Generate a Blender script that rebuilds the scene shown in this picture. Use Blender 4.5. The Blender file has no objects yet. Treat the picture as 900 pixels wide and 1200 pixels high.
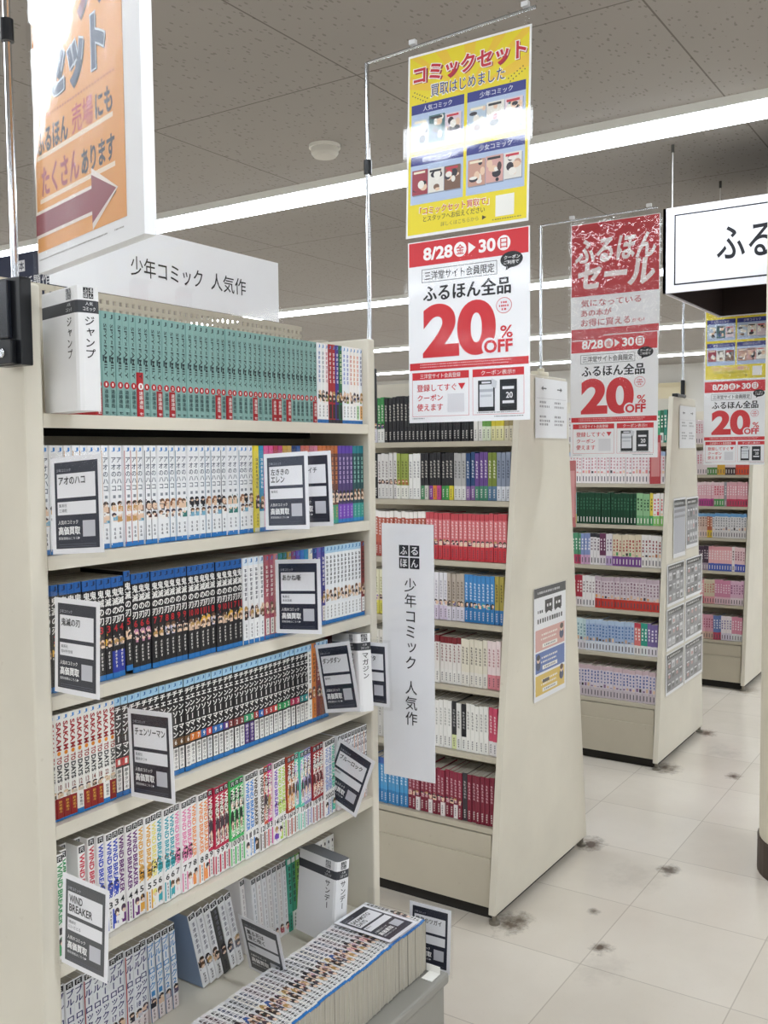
import bpy, bmesh, math, random
from mathutils import Matrix, Vector

SC = bpy.context.scene
COL = SC.collection
R_ = random.Random(7)

# ------------------------------------------------------------------ camera, world, exposure
# axes: x = across the aisles, y = along the bookcases, z = up; camera above the origin
F_PX, YAW, PITCH, ROLL, CAM_H = 1131.781, 0.583548, 0.0608711, -0.0100830, 1.5
fw = Vector((math.cos(YAW) * math.cos(PITCH), math.sin(YAW) * math.cos(PITCH), -math.sin(PITCH)))
rt = fw.cross(Vector((0, 0, 1))).normalized()
upv = rt.cross(fw)
rt, upv = math.cos(ROLL) * rt + math.sin(ROLL) * upv, -math.sin(ROLL) * rt + math.cos(ROLL) * upv
cam_d = bpy.data.cameras.new('camera')
cam_d.sensor_fit = 'HORIZONTAL'
cam_d.sensor_width = 36.0
cam_d.lens = F_PX / 900.0 * 36.0
cam_d.clip_start = 0.05
cam = bpy.data.objects.new('camera', cam_d)
cam.matrix_world = Matrix(((rt.x, upv.x, -fw.x, 0), (rt.y, upv.y, -fw.y, 0), (rt.z, upv.z, -fw.z, CAM_H), (0, 0, 0, 1)))
COL.objects.link(cam)
SC.camera = cam

world = bpy.data.worlds.new('world')
SC.world = world
world.use_nodes = True
world.node_tree.nodes['Background'].inputs[0].default_value = (0.9, 0.93, 1.0, 1)
world.node_tree.nodes['Background'].inputs[1].default_value = 0.3
SC.view_settings.view_transform = 'Standard'
SC.view_settings.look = 'None'
SC.view_settings.exposure = 0.38
SC.view_settings.gamma = 1.0
SC.view_settings.use_curve_mapping = False
LAMP = 13.5            # radiance of the fluorescent tubes
SC.cycles.use_denoising = True
SC.cycles.max_bounces = 10
SC.cycles.diffuse_bounces = 5
SC.cycles.transparent_max_bounces = 24
SC.cycles.sample_clamp_indirect = 4.0

# ------------------------------------------------------------------ materials
def lin(c):
    return c / 12.92 if c <= 0.04045 else ((c + 0.055) / 1.055) ** 2.4

def rgb(h):
    h = h.lstrip('#')
    return tuple(lin(int(h[i:i + 2], 16) / 255) for i in (0, 2, 4)) + (1,)

MATS = {}
def mat(h, rough=0.4, metal=0.0, spec=0.4):
    k = (h, rough, metal, spec)
    if k in MATS:
        return MATS[k]
    m = bpy.data.materials.new('paint_' + h.strip('#'))
    m.use_nodes = True
    b = m.node_tree.nodes['Principled BSDF']
    b.inputs['Base Color'].default_value = rgb(h)
    b.inputs['Roughness'].default_value = rough
    b.inputs['Metallic'].default_value = metal
    b.inputs['Specular IOR Level'].default_value = spec
    MATS[k] = m
    return m

def nodes_of(name):
    m = bpy.data.materials.new(name)
    m.use_nodes = True
    nt = m.node_tree
    return m, nt, nt.nodes['Principled BSDF']

def N(nt, typ, **kw):
    n = nt.nodes.new(typ)
    for k, v in kw.items():
        if k in n.inputs.keys() if isinstance(k, str) else False:
            n.inputs[k].default_value = v
        else:
            setattr(n, k, v)
    return n

def math_node(nt, op, a, b=None, c=None):
    n = nt.nodes.new('ShaderNodeMath')
    n.operation = op
    for i, v in enumerate((a, b, c)):
        if v is None:
            continue
        if isinstance(v, (int, float)):
            n.inputs[i].default_value = v
        else:
            nt.links.new(v, n.inputs[i])
    return n.outputs[0]

def ramp(nt, fac, stops):
    n = nt.nodes.new('ShaderNodeValToRGB')
    nt.links.new(fac, n.inputs[0])
    el = n.color_ramp.elements
    while len(el) > 1:
        el.remove(el[-1])
    el[0].position, el[0].color = stops[0]
    for p, c in stops[1:]:
        e = el.new(p)
        e.color = c
    return n.outputs[0]

def mixrgb(nt, fac, a, b, blend='MIX'):
    n = nt.nodes.new('ShaderNodeMix')
    n.data_type = 'RGBA'
    n.blend_type = blend
    if isinstance(fac, (int, float)):
        n.inputs[0].default_value = fac
    else:
        nt.links.new(fac, n.inputs[0])
    for i, v in ((6, a), (7, b)):
        if isinstance(v, tuple):
            n.inputs[i].default_value = v
        else:
            nt.links.new(v, n.inputs[i])
    return n.outputs[2]

def noise(nt, vec, scale, detail=3.0, rough=0.55):
    n = nt.nodes.new('ShaderNodeTexNoise')
    n.inputs['Scale'].default_value = scale
    n.inputs['Detail'].default_value = detail
    n.inputs['Roughness'].default_value = rough
    if vec is not None:
        nt.links.new(vec, n.inputs['Vector'])
    return n.outputs['Fac']

def position(nt):
    return nt.nodes.new('ShaderNodeNewGeometry').outputs['Position']

def grid_lines(nt, coord, offset, step, half):
    """1 on a joint: |coord - nearest joint| < half"""
    t = math_node(nt, 'SUBTRACT', coord, offset - step / 2)
    t = math_node(nt, 'MODULO', math_node(nt, 'ADD', t, step * 200), step)
    t = math_node(nt, 'ABSOLUTE', math_node(nt, 'SUBTRACT', t, step / 2))
    return math_node(nt, 'LESS_THAN', t, half)

def metal_paint(name, base, var=0.04, rough=0.42):
    """cream coated steel with faint wear"""
    m, nt, b = nodes_of(name)
    p = position(nt)
    n1 = noise(nt, p, 2.5, 5)
    n2 = noise(nt, p, 45, 2)
    c = rgb(base)
    lo = tuple(x * (1 - var * 2.2) for x in c[:3]) + (1,)
    hi = tuple(min(1, x * (1 + var)) for x in c[:3]) + (1,)
    col = ramp(nt, n1, [(0.3, lo), (0.65, hi)])
    sc = ramp(nt, n2, [(0.22, (0.75, 0.72, 0.66, 1)), (0.3, (1, 1, 1, 1))])
    col = mixrgb(nt, 0.35, col, sc, 'MULTIPLY')
    nt.links.new(col, b.inputs['Base Color'])
    b.inputs['Roughness'].default_value = rough
    b.inputs['Specular IOR Level'].default_value = 0.35
    return m

CREAM = metal_paint('cream_steel', '#dbd5c6')
CREAM2 = metal_paint('beige_steel', '#c0b8a6')
BENCH_GREY = metal_paint('grey_bench_steel', '#8f8d86')
GAP_SHADE = mat('#26231f', 0.8)  # near-black fill that paints shade into recesses and gaps

def floor_mat():
    m, nt, b = nodes_of('vinyl_tile')
    p = position(nt)
    sx = nt.nodes.new('ShaderNodeSeparateXYZ')
    nt.links.new(p, sx.inputs[0])
    x, y = sx.outputs[0], sx.outputs[1]
    jy = grid_lines(nt, y, 0.617, 0.427, 0.0018)
    jx = grid_lines(nt, x, 2.600, 0.432, 0.0018)
    joint = math_node(nt, 'MAXIMUM', jx, jy)
    # per-tile tint
    fx = math_node(nt, 'FLOOR', math_node(nt, 'DIVIDE', math_node(nt, 'SUBTRACT', x, 2.6), 0.432))
    fy = math_node(nt, 'FLOOR', math_node(nt, 'DIVIDE', math_node(nt, 'SUBTRACT', y, 0.617), 0.427))
    cb = nt.nodes.new('ShaderNodeCombineXYZ')
    nt.links.new(fx, cb.inputs[0]); nt.links.new(fy, cb.inputs[1])
    wn = nt.nodes.new('ShaderNodeTexWhiteNoise')
    nt.links.new(cb.outputs[0], wn.inputs[0])
    tint = ramp(nt, wn.outputs[0], [(0, rgb('#d2cabd')), (1, rgb('#dbd4c8'))])
    cloud = ramp(nt, noise(nt, p, 3.2, 5), [(0.3, (0.94, 0.93, 0.92, 1)), (0.7, (1.02, 1.02, 1.02, 1))])
    col = mixrgb(nt, 1.0, tint, cloud, 'MULTIPLY')
    speck = ramp(nt, noise(nt, p, 160, 2), [(0.25, (0.8, 0.78, 0.74, 1)), (0.36, (1, 1, 1, 1))])
    col = mixrgb(nt, 0.35, col, speck, 'MULTIPLY')
    col = mixrgb(nt, math_node(nt, 'MULTIPLY', joint, 0.34), col, rgb('#6d6252'))
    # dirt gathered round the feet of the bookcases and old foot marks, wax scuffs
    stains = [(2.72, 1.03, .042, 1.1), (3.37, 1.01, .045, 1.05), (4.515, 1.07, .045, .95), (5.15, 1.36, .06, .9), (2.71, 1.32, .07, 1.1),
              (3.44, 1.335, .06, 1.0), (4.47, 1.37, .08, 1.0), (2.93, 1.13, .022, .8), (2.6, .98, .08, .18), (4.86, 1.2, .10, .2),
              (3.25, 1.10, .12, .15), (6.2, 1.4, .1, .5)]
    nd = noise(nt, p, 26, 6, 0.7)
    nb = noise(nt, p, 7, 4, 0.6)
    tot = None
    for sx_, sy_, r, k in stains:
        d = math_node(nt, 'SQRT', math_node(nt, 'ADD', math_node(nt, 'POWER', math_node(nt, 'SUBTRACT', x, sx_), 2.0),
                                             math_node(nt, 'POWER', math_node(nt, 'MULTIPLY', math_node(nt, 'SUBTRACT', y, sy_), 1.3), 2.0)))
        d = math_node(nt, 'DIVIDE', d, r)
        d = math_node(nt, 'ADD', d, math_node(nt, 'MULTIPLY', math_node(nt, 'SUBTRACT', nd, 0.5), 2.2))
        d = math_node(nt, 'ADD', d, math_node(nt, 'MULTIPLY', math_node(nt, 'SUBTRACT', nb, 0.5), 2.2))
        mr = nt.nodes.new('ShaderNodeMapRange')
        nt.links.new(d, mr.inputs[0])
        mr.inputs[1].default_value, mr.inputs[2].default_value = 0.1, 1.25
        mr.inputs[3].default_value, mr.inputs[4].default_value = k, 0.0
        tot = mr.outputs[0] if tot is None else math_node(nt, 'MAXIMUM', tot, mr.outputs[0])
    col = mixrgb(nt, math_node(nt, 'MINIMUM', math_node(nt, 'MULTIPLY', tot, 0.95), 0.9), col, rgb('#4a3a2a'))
    nt.links.new(col, b.inputs['Base Color'])
    rr = ramp(nt, noise(nt, p, 9, 5), [(0.25, (0.13, 0.13, 0.13, 1)), (0.75, (0.23, 0.23, 0.23, 1))])
    nt.links.new(rr, b.inputs['Roughness'])
    b.inputs['Specular IOR Level'].default_value = 0.45
    bp = nt.nodes.new('ShaderNodeBump')
    bp.inputs['Strength'].default_value = 0.10
    bp.inputs['Distance'].default_value = 0.02
    nt.links.new(noise(nt, p, 5.0, 3), bp.inputs['Height'])
    nt.links.new(bp.outputs[0], b.inputs['Normal'])
    return m

def ceiling_mat():
    m, nt, b = nodes_of('fissured_ceiling_board')
    p = position(nt)
    sx = nt.nodes.new('ShaderNodeSeparateXYZ')
    nt.links.new(p, sx.inputs[0])
    x, y = sx.outputs[0], sx.outputs[1]
    jy = grid_lines(nt, y, 0.875, 0.9205, 0.0028)
    jx = grid_lines(nt, x, 2.588, 1.82, 0.0028)
    joint = math_node(nt, 'MAXIMUM', jx, jy)
    mp = nt.nodes.new('ShaderNodeMapping')
    mp.inputs['Scale'].default_value = (27, 58, 1)
    mp.inputs['Rotation'].default_value = (0, 0, 0.5)
    nt.links.new(p, mp.inputs[0])
    vo = nt.nodes.new('ShaderNodeTexVoronoi')
    vo.inputs['Scale'].default_value = 1.0
    nt.links.new(mp.outputs[0], vo.inputs['Vector'])
    wob = noise(nt, p, 70, 3)
    dd = math_node(nt, 'ADD', vo.outputs['Distance'], math_node(nt, 'MULTIPLY', math_node(nt, 'SUBTRACT', wob, 0.5), 0.45))
    pit = math_node(nt, 'LESS_THAN', dd, 0.22)
    gate = math_node(nt, 'GREATER_THAN', noise(nt, p, 16, 2), 0.42)
    pit = math_node(nt, 'MULTIPLY', pit, gate)
    col = mixrgb(nt, math_node(nt, 'MULTIPLY', pit, 0.38), rgb('#a5a09b'), rgb('#57524c'))
    big = ramp(nt, noise(nt, p, 1.1, 3), [(0.3, (0.95, 0.95, 0.95, 1)), (0.7, (1, 1, 1, 1))])
    col = mixrgb(nt, 1.0, col, big, 'MULTIPLY')
    col = mixrgb(nt, math_node(nt, 'MULTIPLY', joint, 0.6), col, rgb('#4c463f'))
    nt.links.new(col, b.inputs['Base Color'])
    b.inputs['Roughness'].default_value = 0.95
    b.inputs['Specular IOR Level'].default_value = 0.1
    bp = nt.nodes.new('ShaderNodeBump')
    bp.inputs['Strength'].default_value = 0.35
    bp.inputs['Distance'].default_value = 0.003
    bp.invert = True
    nt.links.new(pit, bp.inputs['Height'])
    nt.links.new(bp.outputs[0], b.inputs['Normal'])
    return m

def plain_wall_mat(name, h):
    m, nt, b = nodes_of(name)
    p = position(nt)
    c = rgb(h)
    col = ramp(nt, noise(nt, p, 1.5, 4), [(0.3, tuple(v * 0.95 for v in c[:3]) + (1,)), (0.7, c)])
    nt.links.new(col, b.inputs['Base Color'])
    b.inputs['Roughness'].default_value = 0.8
    return m

def paper_mat(name, h, rough=0.5):
    m, nt, b = nodes_of(name)
    p = position(nt)
    c = rgb(h)
    col = ramp(nt, noise(nt, p, 9, 4), [(0.3, tuple(v * 0.965 for v in c[:3]) + (1,)), (0.7, c)])
    nt.links.new(col, b.inputs['Base Color'])
    b.inputs['Roughness'].default_value = rough
    b.inputs['Specular IOR Level'].default_value = 0.25
    return m

PAPER = paper_mat('white_paper', '#f3f4f7')

def pages_mat():
    m, nt, b = nodes_of('page_edges')
    tc = nt.nodes.new('ShaderNodeTexCoord')
    mp = nt.nodes.new('ShaderNodeMapping')
    mp.inputs['Scale'].default_value = (1400, 6, 6)
    nt.links.new(tc.outputs['Object'], mp.inputs[0])
    col = ramp(nt, noise(nt, mp.outputs[0], 1.0, 3), [(0.3, rgb('#8f897c')), (0.7, rgb('#c2bcae'))])
    nt.links.new(col, b.inputs['Base Color'])
    b.inputs['Roughness'].default_value = 0.8
    return m
PAGES = pages_mat()

def film_mat(name='clear_film', rough=0.04, tint=(1, 1, 1, 1), k=0.8, base=0.0, bump=0.0, scale=14):
    m = bpy.data.materials.new(name)
    m.use_nodes = True
    nt = m.node_tree
    nt.nodes.clear()
    out = nt.nodes.new('ShaderNodeOutputMaterial')
    tr = nt.nodes.new('ShaderNodeBsdfTransparent')
    tr.inputs[0].default_value = tint
    gl = nt.nodes.new('ShaderNodeBsdfGlossy')
    gl.inputs['Roughness'].default_value = rough
    fr = nt.nodes.new('ShaderNodeLayerWeight')      # same reflection from either side of the thin film
    fr.inputs[0].default_value = 0.5
    refl = math_node(nt, 'ADD', math_node(nt, 'MULTIPLY', math_node(nt, 'POWER', fr.outputs['Facing'], 5.0), 0.95), 0.045)
    mx = nt.nodes.new('ShaderNodeMixShader')
    nt.links.new(math_node(nt, 'ADD', math_node(nt, 'MULTIPLY', refl, k), base), mx.inputs[0])
    nt.links.new(tr.outputs[0], mx.inputs[1])
    nt.links.new(gl.outputs[0], mx.inputs[2])
    nt.links.new(mx.outputs[0], out.inputs[0])
    if bump:
        bp = nt.nodes.new('ShaderNodeBump')
        bp.inputs['Strength'].default_value = bump
        bp.inputs['Distance'].default_value = 0.01
        nt.links.new(noise(nt, position(nt), scale, 2), bp.inputs['Height'])
        nt.links.new(bp.outputs[0], gl.inputs['Normal'])
        nt.links.new(bp.outputs[0], fr.inputs['Normal'])
    return m
FILM = film_mat()
THIN = film_mat('thin_film', 0.08, k=0.6)
SLEEVE = film_mat('sleeve_film', 0.12, (0.99, 0.99, 0.992, 1), 0.9, 0.0)
POSTER_FILM = film_mat('poster_film', 0.05, (1, 1, 1, 1), 1.25, 0.0, 0.02, 7)
WAVY_FILM = film_mat('wavy_film', 0.06, (1, 1, 1, 1), 1.5, 0.0, 0.28, 24)

def emit_mat():
    m = bpy.data.materials.new('fluorescent_tube')
    m.use_nodes = True
    nt = m.node_tree
    nt.nodes.clear()
    out = nt.nodes.new('ShaderNodeOutputMaterial')
    e = nt.nodes.new('ShaderNodeEmission')
    e.inputs[0].default_value = (0.905, 0.968, 1.04, 1)
    e.inputs[1].default_value = LAMP
    nt.links.new(e.outputs[0], out.inputs[0])
    return m
TUBE = emit_mat()
CHROME = mat('#c9ccd0', 0.18, 1.0)
BLACK_PLASTIC = mat('#16181c', 0.28)
WHITE_PLASTIC = mat('#e4e2da', 0.4)
INK = '#1b1c22'

# ------------------------------------------------------------------ mesh builder
class MB:
    def __init__(self):
        self.v, self.f, self.m, self.mats = [], [], [], []

    def mi(self, m):
        if isinstance(m, str):
            m = mat(m)
        if m not in self.mats:
            self.mats.append(m)
        return self.mats.index(m)

    def add(self, verts, faces, m):
        k = len(self.v)
        i = self.mi(m)
        self.v.extend(tuple(p) for p in verts)
        for f in faces:
            self.f.append(tuple(k + j for j in f))
            self.m.append(i)

    def box(self, x0, x1, y0, y1, z0, z1, m):
        vs = [(x, y, z) for z in (z0, z1) for y in (y0, y1) for x in (x0, x1)]
        self.add(vs, [(0, 2, 3, 1), (4, 5, 7, 6), (0, 1, 5, 4), (2, 6, 7, 3), (0, 4, 6, 2), (1, 3, 7, 5)], m)

    def quad(self, pts, m):
        self.add(pts, [tuple(range(len(pts)))], m)

    def tube(self, pts, r, m, n=10, closed_ends=True):
        pts = [Vector(p) for p in pts]
        rings = []
        for i, p in enumerate(pts):
            a = pts[max(0, i - 1)]
            b = pts[min(len(pts) - 1, i + 1)]
            d = (b - a).normalized()
            u = d.cross(Vector((0.31, 0.17, 0.93)))
            if u.length < 0.1:
                u = d.cross(Vector((1, 0, 0)))
            u.normalize()
            w = d.cross(u)
            rr = r[i] if isinstance(r, (list, tuple)) else r
            rings.append([p + rr * (math.cos(2 * math.pi * k / n) * u + math.sin(2 * math.pi * k / n) * w) for k in range(n)])
        vs = [q for ring in rings for q in ring]
        fs = []
        for i in range(len(pts) - 1):
            for k in range(n):
                fs.append((i * n + k, i * n + (k + 1) % n, (i + 1) * n + (k + 1) % n, (i + 1) * n + k))
        if closed_ends:
            fs.append(tuple(range(n))[::-1])
            fs.append(tuple((len(pts) - 1) * n + k for k in range(n)))
        self.add(vs, fs, m)

    def prism_y(self, poly_xz, y0, y1, m):
        n = len(poly_xz)
        vs = [(x, y0, z) for x, z in poly_xz] + [(x, y1, z) for x, z in poly_xz]
        fs = [tuple(range(n)), tuple(range(n, 2 * n))[::-1]] + [(i, i + n, (i + 1) % n + n, (i + 1) % n) for i in range(n)]
        self.add(vs, fs, m)

    # flat marks on a sheet that faces -y (x to the viewer's right, z up), lifted by layer
    def rect(self, x0, z0, x1, z1, m, y=0.0):
        self.quad([(x0, y, z0), (x1, y, z0), (x1, y, z1), (x0, y, z1)], m)

    def poly(self, pts, m, y=0.0):
        self.quad([(x, y, z) for x, z in pts], m)

    def ell(self, cx, cz, rx, rz, m, y=0.0, n=14):
        self.poly([(cx + rx * math.cos(2 * math.pi * k / n), cz + rz * math.sin(2 * math.pi * k / n)) for k in range(n)], m, y)

    def frame(self, x0, z0, x1, z1, w, m, y=0.0):
        self.rect(x0, z0, x1, z0 + w, m, y)
        self.rect(x0, z1 - w, x1, z1, m, y)
        self.rect(x0, z0 + w, x0 + w, z1 - w, m, y)
        self.rect(x1 - w, z0 + w, x1, z1 - w, m, y)

    def glyphs(self, vs, ps, fn, m, y):
        n = max(1, len(vs) // getattr(vs, 'layers', 1))
        self.add([(fn(a, b)[0], y - .00004 * (i // n), fn(a, b)[1]) for i, (a, b) in enumerate(vs)], ps, m)

    def text(self, s, x0, z0, x1, z1, m, y=0.0, bold=0.0, slant=0.0, res=3):
        """fit a line of writing in a box"""
        vs, ps, bb = glyph(s, bold, res)
        if not ps:
            return
        kx, kz = (x1 - x0) / (bb[2] - bb[0]), (z1 - z0) / (bb[3] - bb[1])
        self.glyphs(vs, ps, lambda a, b: (x0 + (a - bb[0]) * kx + slant * (b - bb[1]) * kz, z0 + (b - bb[1]) * kz), m, y)

    def vtext(self, s, xc, ztop, zbot, w, m, y=0.0, bold=0.0, res=2):
        """vertical Japanese writing, one glyph per cell"""
        n = len(s)
        ch = (ztop - zbot) / n
        e = min(w, 1e9)
        for i, c in enumerate(s):
            if c == ' ':
                continue
            vs, ps, bb = glyph(c, bold, res)
            zc = ztop - (i + 0.5) * ch
            if c in 'ー−…':
                self.glyphs(vs, ps, lambda a, b: (xc + (b - 0.38) * e, zc - (a - 0.5) * ch * 0.95), m, y)
            elif c in 'ャュョッァィゥェォっゃゅょ':
                self.glyphs(vs, ps, lambda a, b: (xc + (a - 0.42) * e, zc + (b - 0.28) * ch * 0.95), m, y)
            else:
                cx = 0.5 if ord(c) > 0x2000 else (bb[0] + bb[2]) / 2
                self.glyphs(vs, ps, lambda a, b: (xc + (a - cx) * e, zc + (b - 0.38) * ch * 0.95), m, y)

    def rtext(self, s, xc, ztop, zbot, w, m, y=0.0, bold=0.0, res=2):
        """Latin writing turned to read downwards, w = cap height"""
        vs, ps, bb = glyph(s, bold, res)
        kl, kw = (ztop - zbot) / (bb[2] - bb[0]), w / (bb[3] - bb[1])
        mid = (bb[1] + bb[3]) / 2
        self.glyphs(vs, ps, lambda a, b: (xc + (b - mid) * kw, ztop - (a - bb[0]) * kl), m, y)

    def mesh(self, name):
        me = bpy.data.meshes.new(name)
        me.from_pydata(self.v, [], self.f)
        for m in self.mats:
            me.materials.append(m)
        me.polygons.foreach_set('material_index', self.m)
        me.update()
        return me

_fc = bpy.data.curves.new('type_setter', 'FONT')
_fo = bpy.data.objects.new('type_setter', _fc)
_GC = {}
class Stack(list):
    layers = 4
def glyph(s, bold=0.0, res=2):
    k = (s, bold, res)
    if k not in _GC:
        kanji = bold > 0 and any(0x4e00 <= ord(c) <= 0x9fff for c in s)
        _fc.body, _fc.offset, _fc.resolution_u = s, 0.0 if kanji else bold, res
        me = _fo.to_mesh()
        vs = [(p.co.x, p.co.y) for p in me.vertices]
        ps = []
        for q in me.polygons:
            i = tuple(q.vertices)
            if q.normal.z < 0:
                i = i[::-1]
            ps.append(i)
        _fo.to_mesh_clear()
        if kanji:                       # embolden dense characters by overprinting
            n0, v0, p0 = len(vs), vs, ps
            sh = [(bold, 0), (-bold, 0), (0, bold * .6), (0, -bold * .6)]
            vs = Stack((a + dx, b + dy) for dx, dy in sh for a, b in v0)
            ps = [tuple(j + q * n0 for j in f) for q in range(4) for f in p0]
        bb = (min(a for a, b in vs), min(b for a, b in vs), max(a for a, b in vs), max(b for a, b in vs)) if vs else (0, 0, 1, 1)
        _GC[k] = (vs, ps, bb)
    return _GC[k]

def put(name, data, parent=None, loc=None, mw=None, label=None, cat=None, group=None, kind=None):
    if isinstance(data, MB):
        data = data.mesh(name)
    o = bpy.data.objects.new(name, data)
    COL.objects.link(o)
    if parent is not None:
        o.parent = parent
    if loc is not None:
        o.location = loc
    if mw is not None:
        o.matrix_world = mw
    for k, v in (('label', label), ('category', cat), ('group', group), ('kind', kind)):
        if v:
            o[k] = v
    return o

def thing(name, label, cat, loc=(0, 0, 0), group=None, mw=None):
    return put(name, None, None, None if mw is not None else loc, mw, label, cat, group)

def axes(origin, right, up):
    r, u = Vector(right).normalized(), Vector(up).normalized()
    y = u.cross(r).normalized()
    u = r.cross(y).normalized()
    o = Vector(origin)
    return Matrix(((r.x, y.x, u.x, o.x), (r.y, y.y, u.y, o.y), (r.z, y.z, u.z, o.z), (0, 0, 0, 1)))

def bevel(o, w=0.003, seg=2):
    md = o.modifiers.new('bevel', 'BEVEL')
    md.width, md.segments, md.limit_method = w, seg, 'ANGLE'
    return o

ORD = 'zeroth first second third fourth fifth sixth seventh eighth ninth tenth eleventh twelfth thirteenth fourteenth fifteenth sixteenth seventeenth eighteenth nineteenth'.split()
TENS = {2: 'twent', 3: 'thirt', 4: 'fort', 5: 'fift', 6: 'sixt'}
def ordinal(n):
    if n < 20:
        return ORD[n]
    t, u = divmod(n, 10)
    return TENS[t] + ('ieth' if u == 0 else 'y-' + ORD[u])

# ------------------------------------------------------------------ the room
CEIL = 2.7
X0, X1, Y0, Y1 = -10.0, 13.6, -8.0, 12.0
b = MB(); b.box(X0, X1, Y0, Y1, -0.1, 0.0, floor_mat()); put('floor', b, kind='structure')
b = MB(); b.box(X0, X1, Y0, Y1, CEIL, CEIL + 0.1, ceiling_mat()); put('ceiling', b, kind='structure')
WALL = plain_wall_mat('wall_paint', '#dcdad4')
for nm, a in (('wall_back', (X1, X1 + .1, Y0, Y1)), ('wall_left', (X0, X1, Y1, Y1 + .1)), ('wall_right', (X0, X1, Y0 - .1, Y0)), ('wall_rear', (X0 - .1, X0, Y0, Y1))):
    b = MB(); b.box(*a, 0, CEIL, WALL); put(nm, b, kind='structure')

# round column beside the aisle
cx, cy, cr = 3.615, 0.555, 0.205
b = MB()
b.tube([(0, 0, 0.0), (0, 0, CEIL)], cr, metal_paint('column_paint', '#d3ccb9', 0.03, 0.6), 40)
colo = put('column', b, loc=(cx, cy, 0), kind='structure')
b = MB(); b.tube([(0, 0, 0.0), (0, 0, 0.125)], cr + 0.006, mat('#3f3127', 0.5), 40)
put('column_baseboard', b, colo)

# ------------------------------------------------------------------ ceiling lights: continuous fluorescent lines
HOUSE = mat('#d6d6d2', 0.5)
def ceiling_light(x, label):
    t = thing('ceiling_light', label, 'ceiling light', (x, 0, CEIL), 'lines of ceiling lights')
    b = MB()
    y0, y1 = Y0 + .3, Y1 - .3
    b.prism_y([(-.120, 0), (-.102, -.026), (.102, -.026), (.120, 0)], y0, y1, HOUSE)
    put('housing', b, t)
    b = MB()
    prof = [(-.097, -.026)] + [(.097 * -math.cos(math.pi * k / 10), -.028 - .014 * math.sin(math.pi * k / 10)) for k in range(11)] + [(.097, -.026)]
    b.prism_y(prof, y0 + .02, y1 - .02, TUBE)
    put('diffuser', b, t)
for x, lb in ((3.577, 'long bright ceiling light line passing behind the yellow comic set poster'),
              (6.40, 'ceiling light line beyond the main one, passing behind the red sale poster'),
              (9.28, 'thin distant ceiling light line, third away from the yellow poster'),
              (12.0, 'farther thin ceiling light line close to the end wall'),
              (0.79, 'ceiling light line above the front bookcase, mirrored in the posters'),
              (-2.1, 'unseen ceiling light line added behind the viewer, first of three'), (-4.95, 'unseen ceiling light line added behind the viewer, second of three'),  # lines behind the viewer are unseen, added to brighten surfaces facing them
          (-7.8, 'unseen ceiling light line added behind the viewer, third of three')):
    ceiling_light(x, lb)

# smoke detectors and small fittings
def smoke_detector(x, y, r, label):
    t = thing('smoke_detector', label, 'smoke detector', (x, y, CEIL))
    b = MB(); b.tube([(0, 0, 0), (0, 0, -.012)], [r, r], WHITE_PLASTIC, 28); put('base', b, t)
    b = MB(); b.tube([(0, 0, -.012), (0, 0, -.032), (0, 0, -.045), (0, 0, -.046)], [r * .88, r * .86, r * .7, 0.001], mat('#cfccc4', .5), 28); put('cover', b, t)
smoke_detector(3.09, 2.30, .062, 'round smoke detector on the ceiling beside the bright light line')
smoke_detector(8.3, 6.3, .11, 'round ceiling disc above the front bookcase, between two light lines')
smoke_detector(2.15, 3.55, .055, 'small round ceiling fitting half behind the orange poster')

# things on the end wall
t = thing('control_box', 'beige control box fixed on the far end wall', 'control box', (X1 - .03, 4.19, 2.21))
b = MB(); b.box(-.05, .028, -.26, .26, -.23, .23, mat('#d2c6a4', .5)); put('case', b, t)
b = MB(); b.box(-.058, -.05, -.2, .2, -.17, .17, mat('#d8cdae', .5)); put('door', b, t)
for yy, lb in ((5.0, 'thin grey pipe running down the end wall'), (3.2, 'thick grey duct pipe on the end wall')):
    b = MB(); r = .03 if yy > 4 else .09
    b.tube([(0, 0, 1.7), (0, 0, CEIL)], r, mat('#9a9a98', .5), 16)
    for z in (1.9, 2.3):
        b.tube([(0, 0, z), (0, 0, z + .04)], r + .012, mat('#8a8a88', .5), 16)
    put('wall_pipe', b, loc=(X1 - r - .014, yy, 0), label=lb, cat='pipe')
b = MB()
b.box(0, .03, -1.6, 1.6, 0, .5, mat('#dfe0da', .5))
for r_ in range(2):
    for k in range(14):
        b.box(-.004, 0, 1.35 - k * .2, 1.35 - k * .2 + .13, .12 + r_ * .18, .2 + r_ * .18, mat('#a9aaa6', .6))
put('wall_sign', b, loc=(X1 - .034, 3.0, 1.45), label='long pale sign board mounted low on the end wall', cat='sign')

# ------------------------------------------------------------------ front bookcase (end unit)
FX0, FX1, FY = 0.966, 1.862, 1.27            # inner sides, front plane
BZ = [1.567, 1.343, 1.120, 0.911, 0.684]     # top of each shelf board
BOT = 0.40
fb = thing('display_bookcase', 'cream steel end bookcase packed with comics and price cards', 'bookcase', (FX0, FY, 0))
def rel(b, o):
    b.v = [(x - o[0], y - o[1], z - o[2]) for x, y, z in b.v]
    return b
FO = (FX0, FY, 0)
for x0, x1 in ((FX0 - .034, FX0), (FX1, FX1 + .026)):
    b = MB(); b.box(x0, x1, FY - .002, FY + .40, 0.0, 1.765, CREAM)
    bevel(put('side_panel', rel(b, FO), fb), .004)
BACKY = 1.462
b = MB()
b.box(FX0, FX1, BACKY + .002, BACKY + .012, .66, 1.764, CREAM2)
b.box(FX0, FX1, BACKY + .050, BACKY + .060, 0.0, .66, CREAM2)
zr = [1.764, 1.772, 1.780, 1.788, 1.796, 1.807]       # perforated top strip, real holes
n = 56
st = (FX1 - FX0) / n
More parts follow.
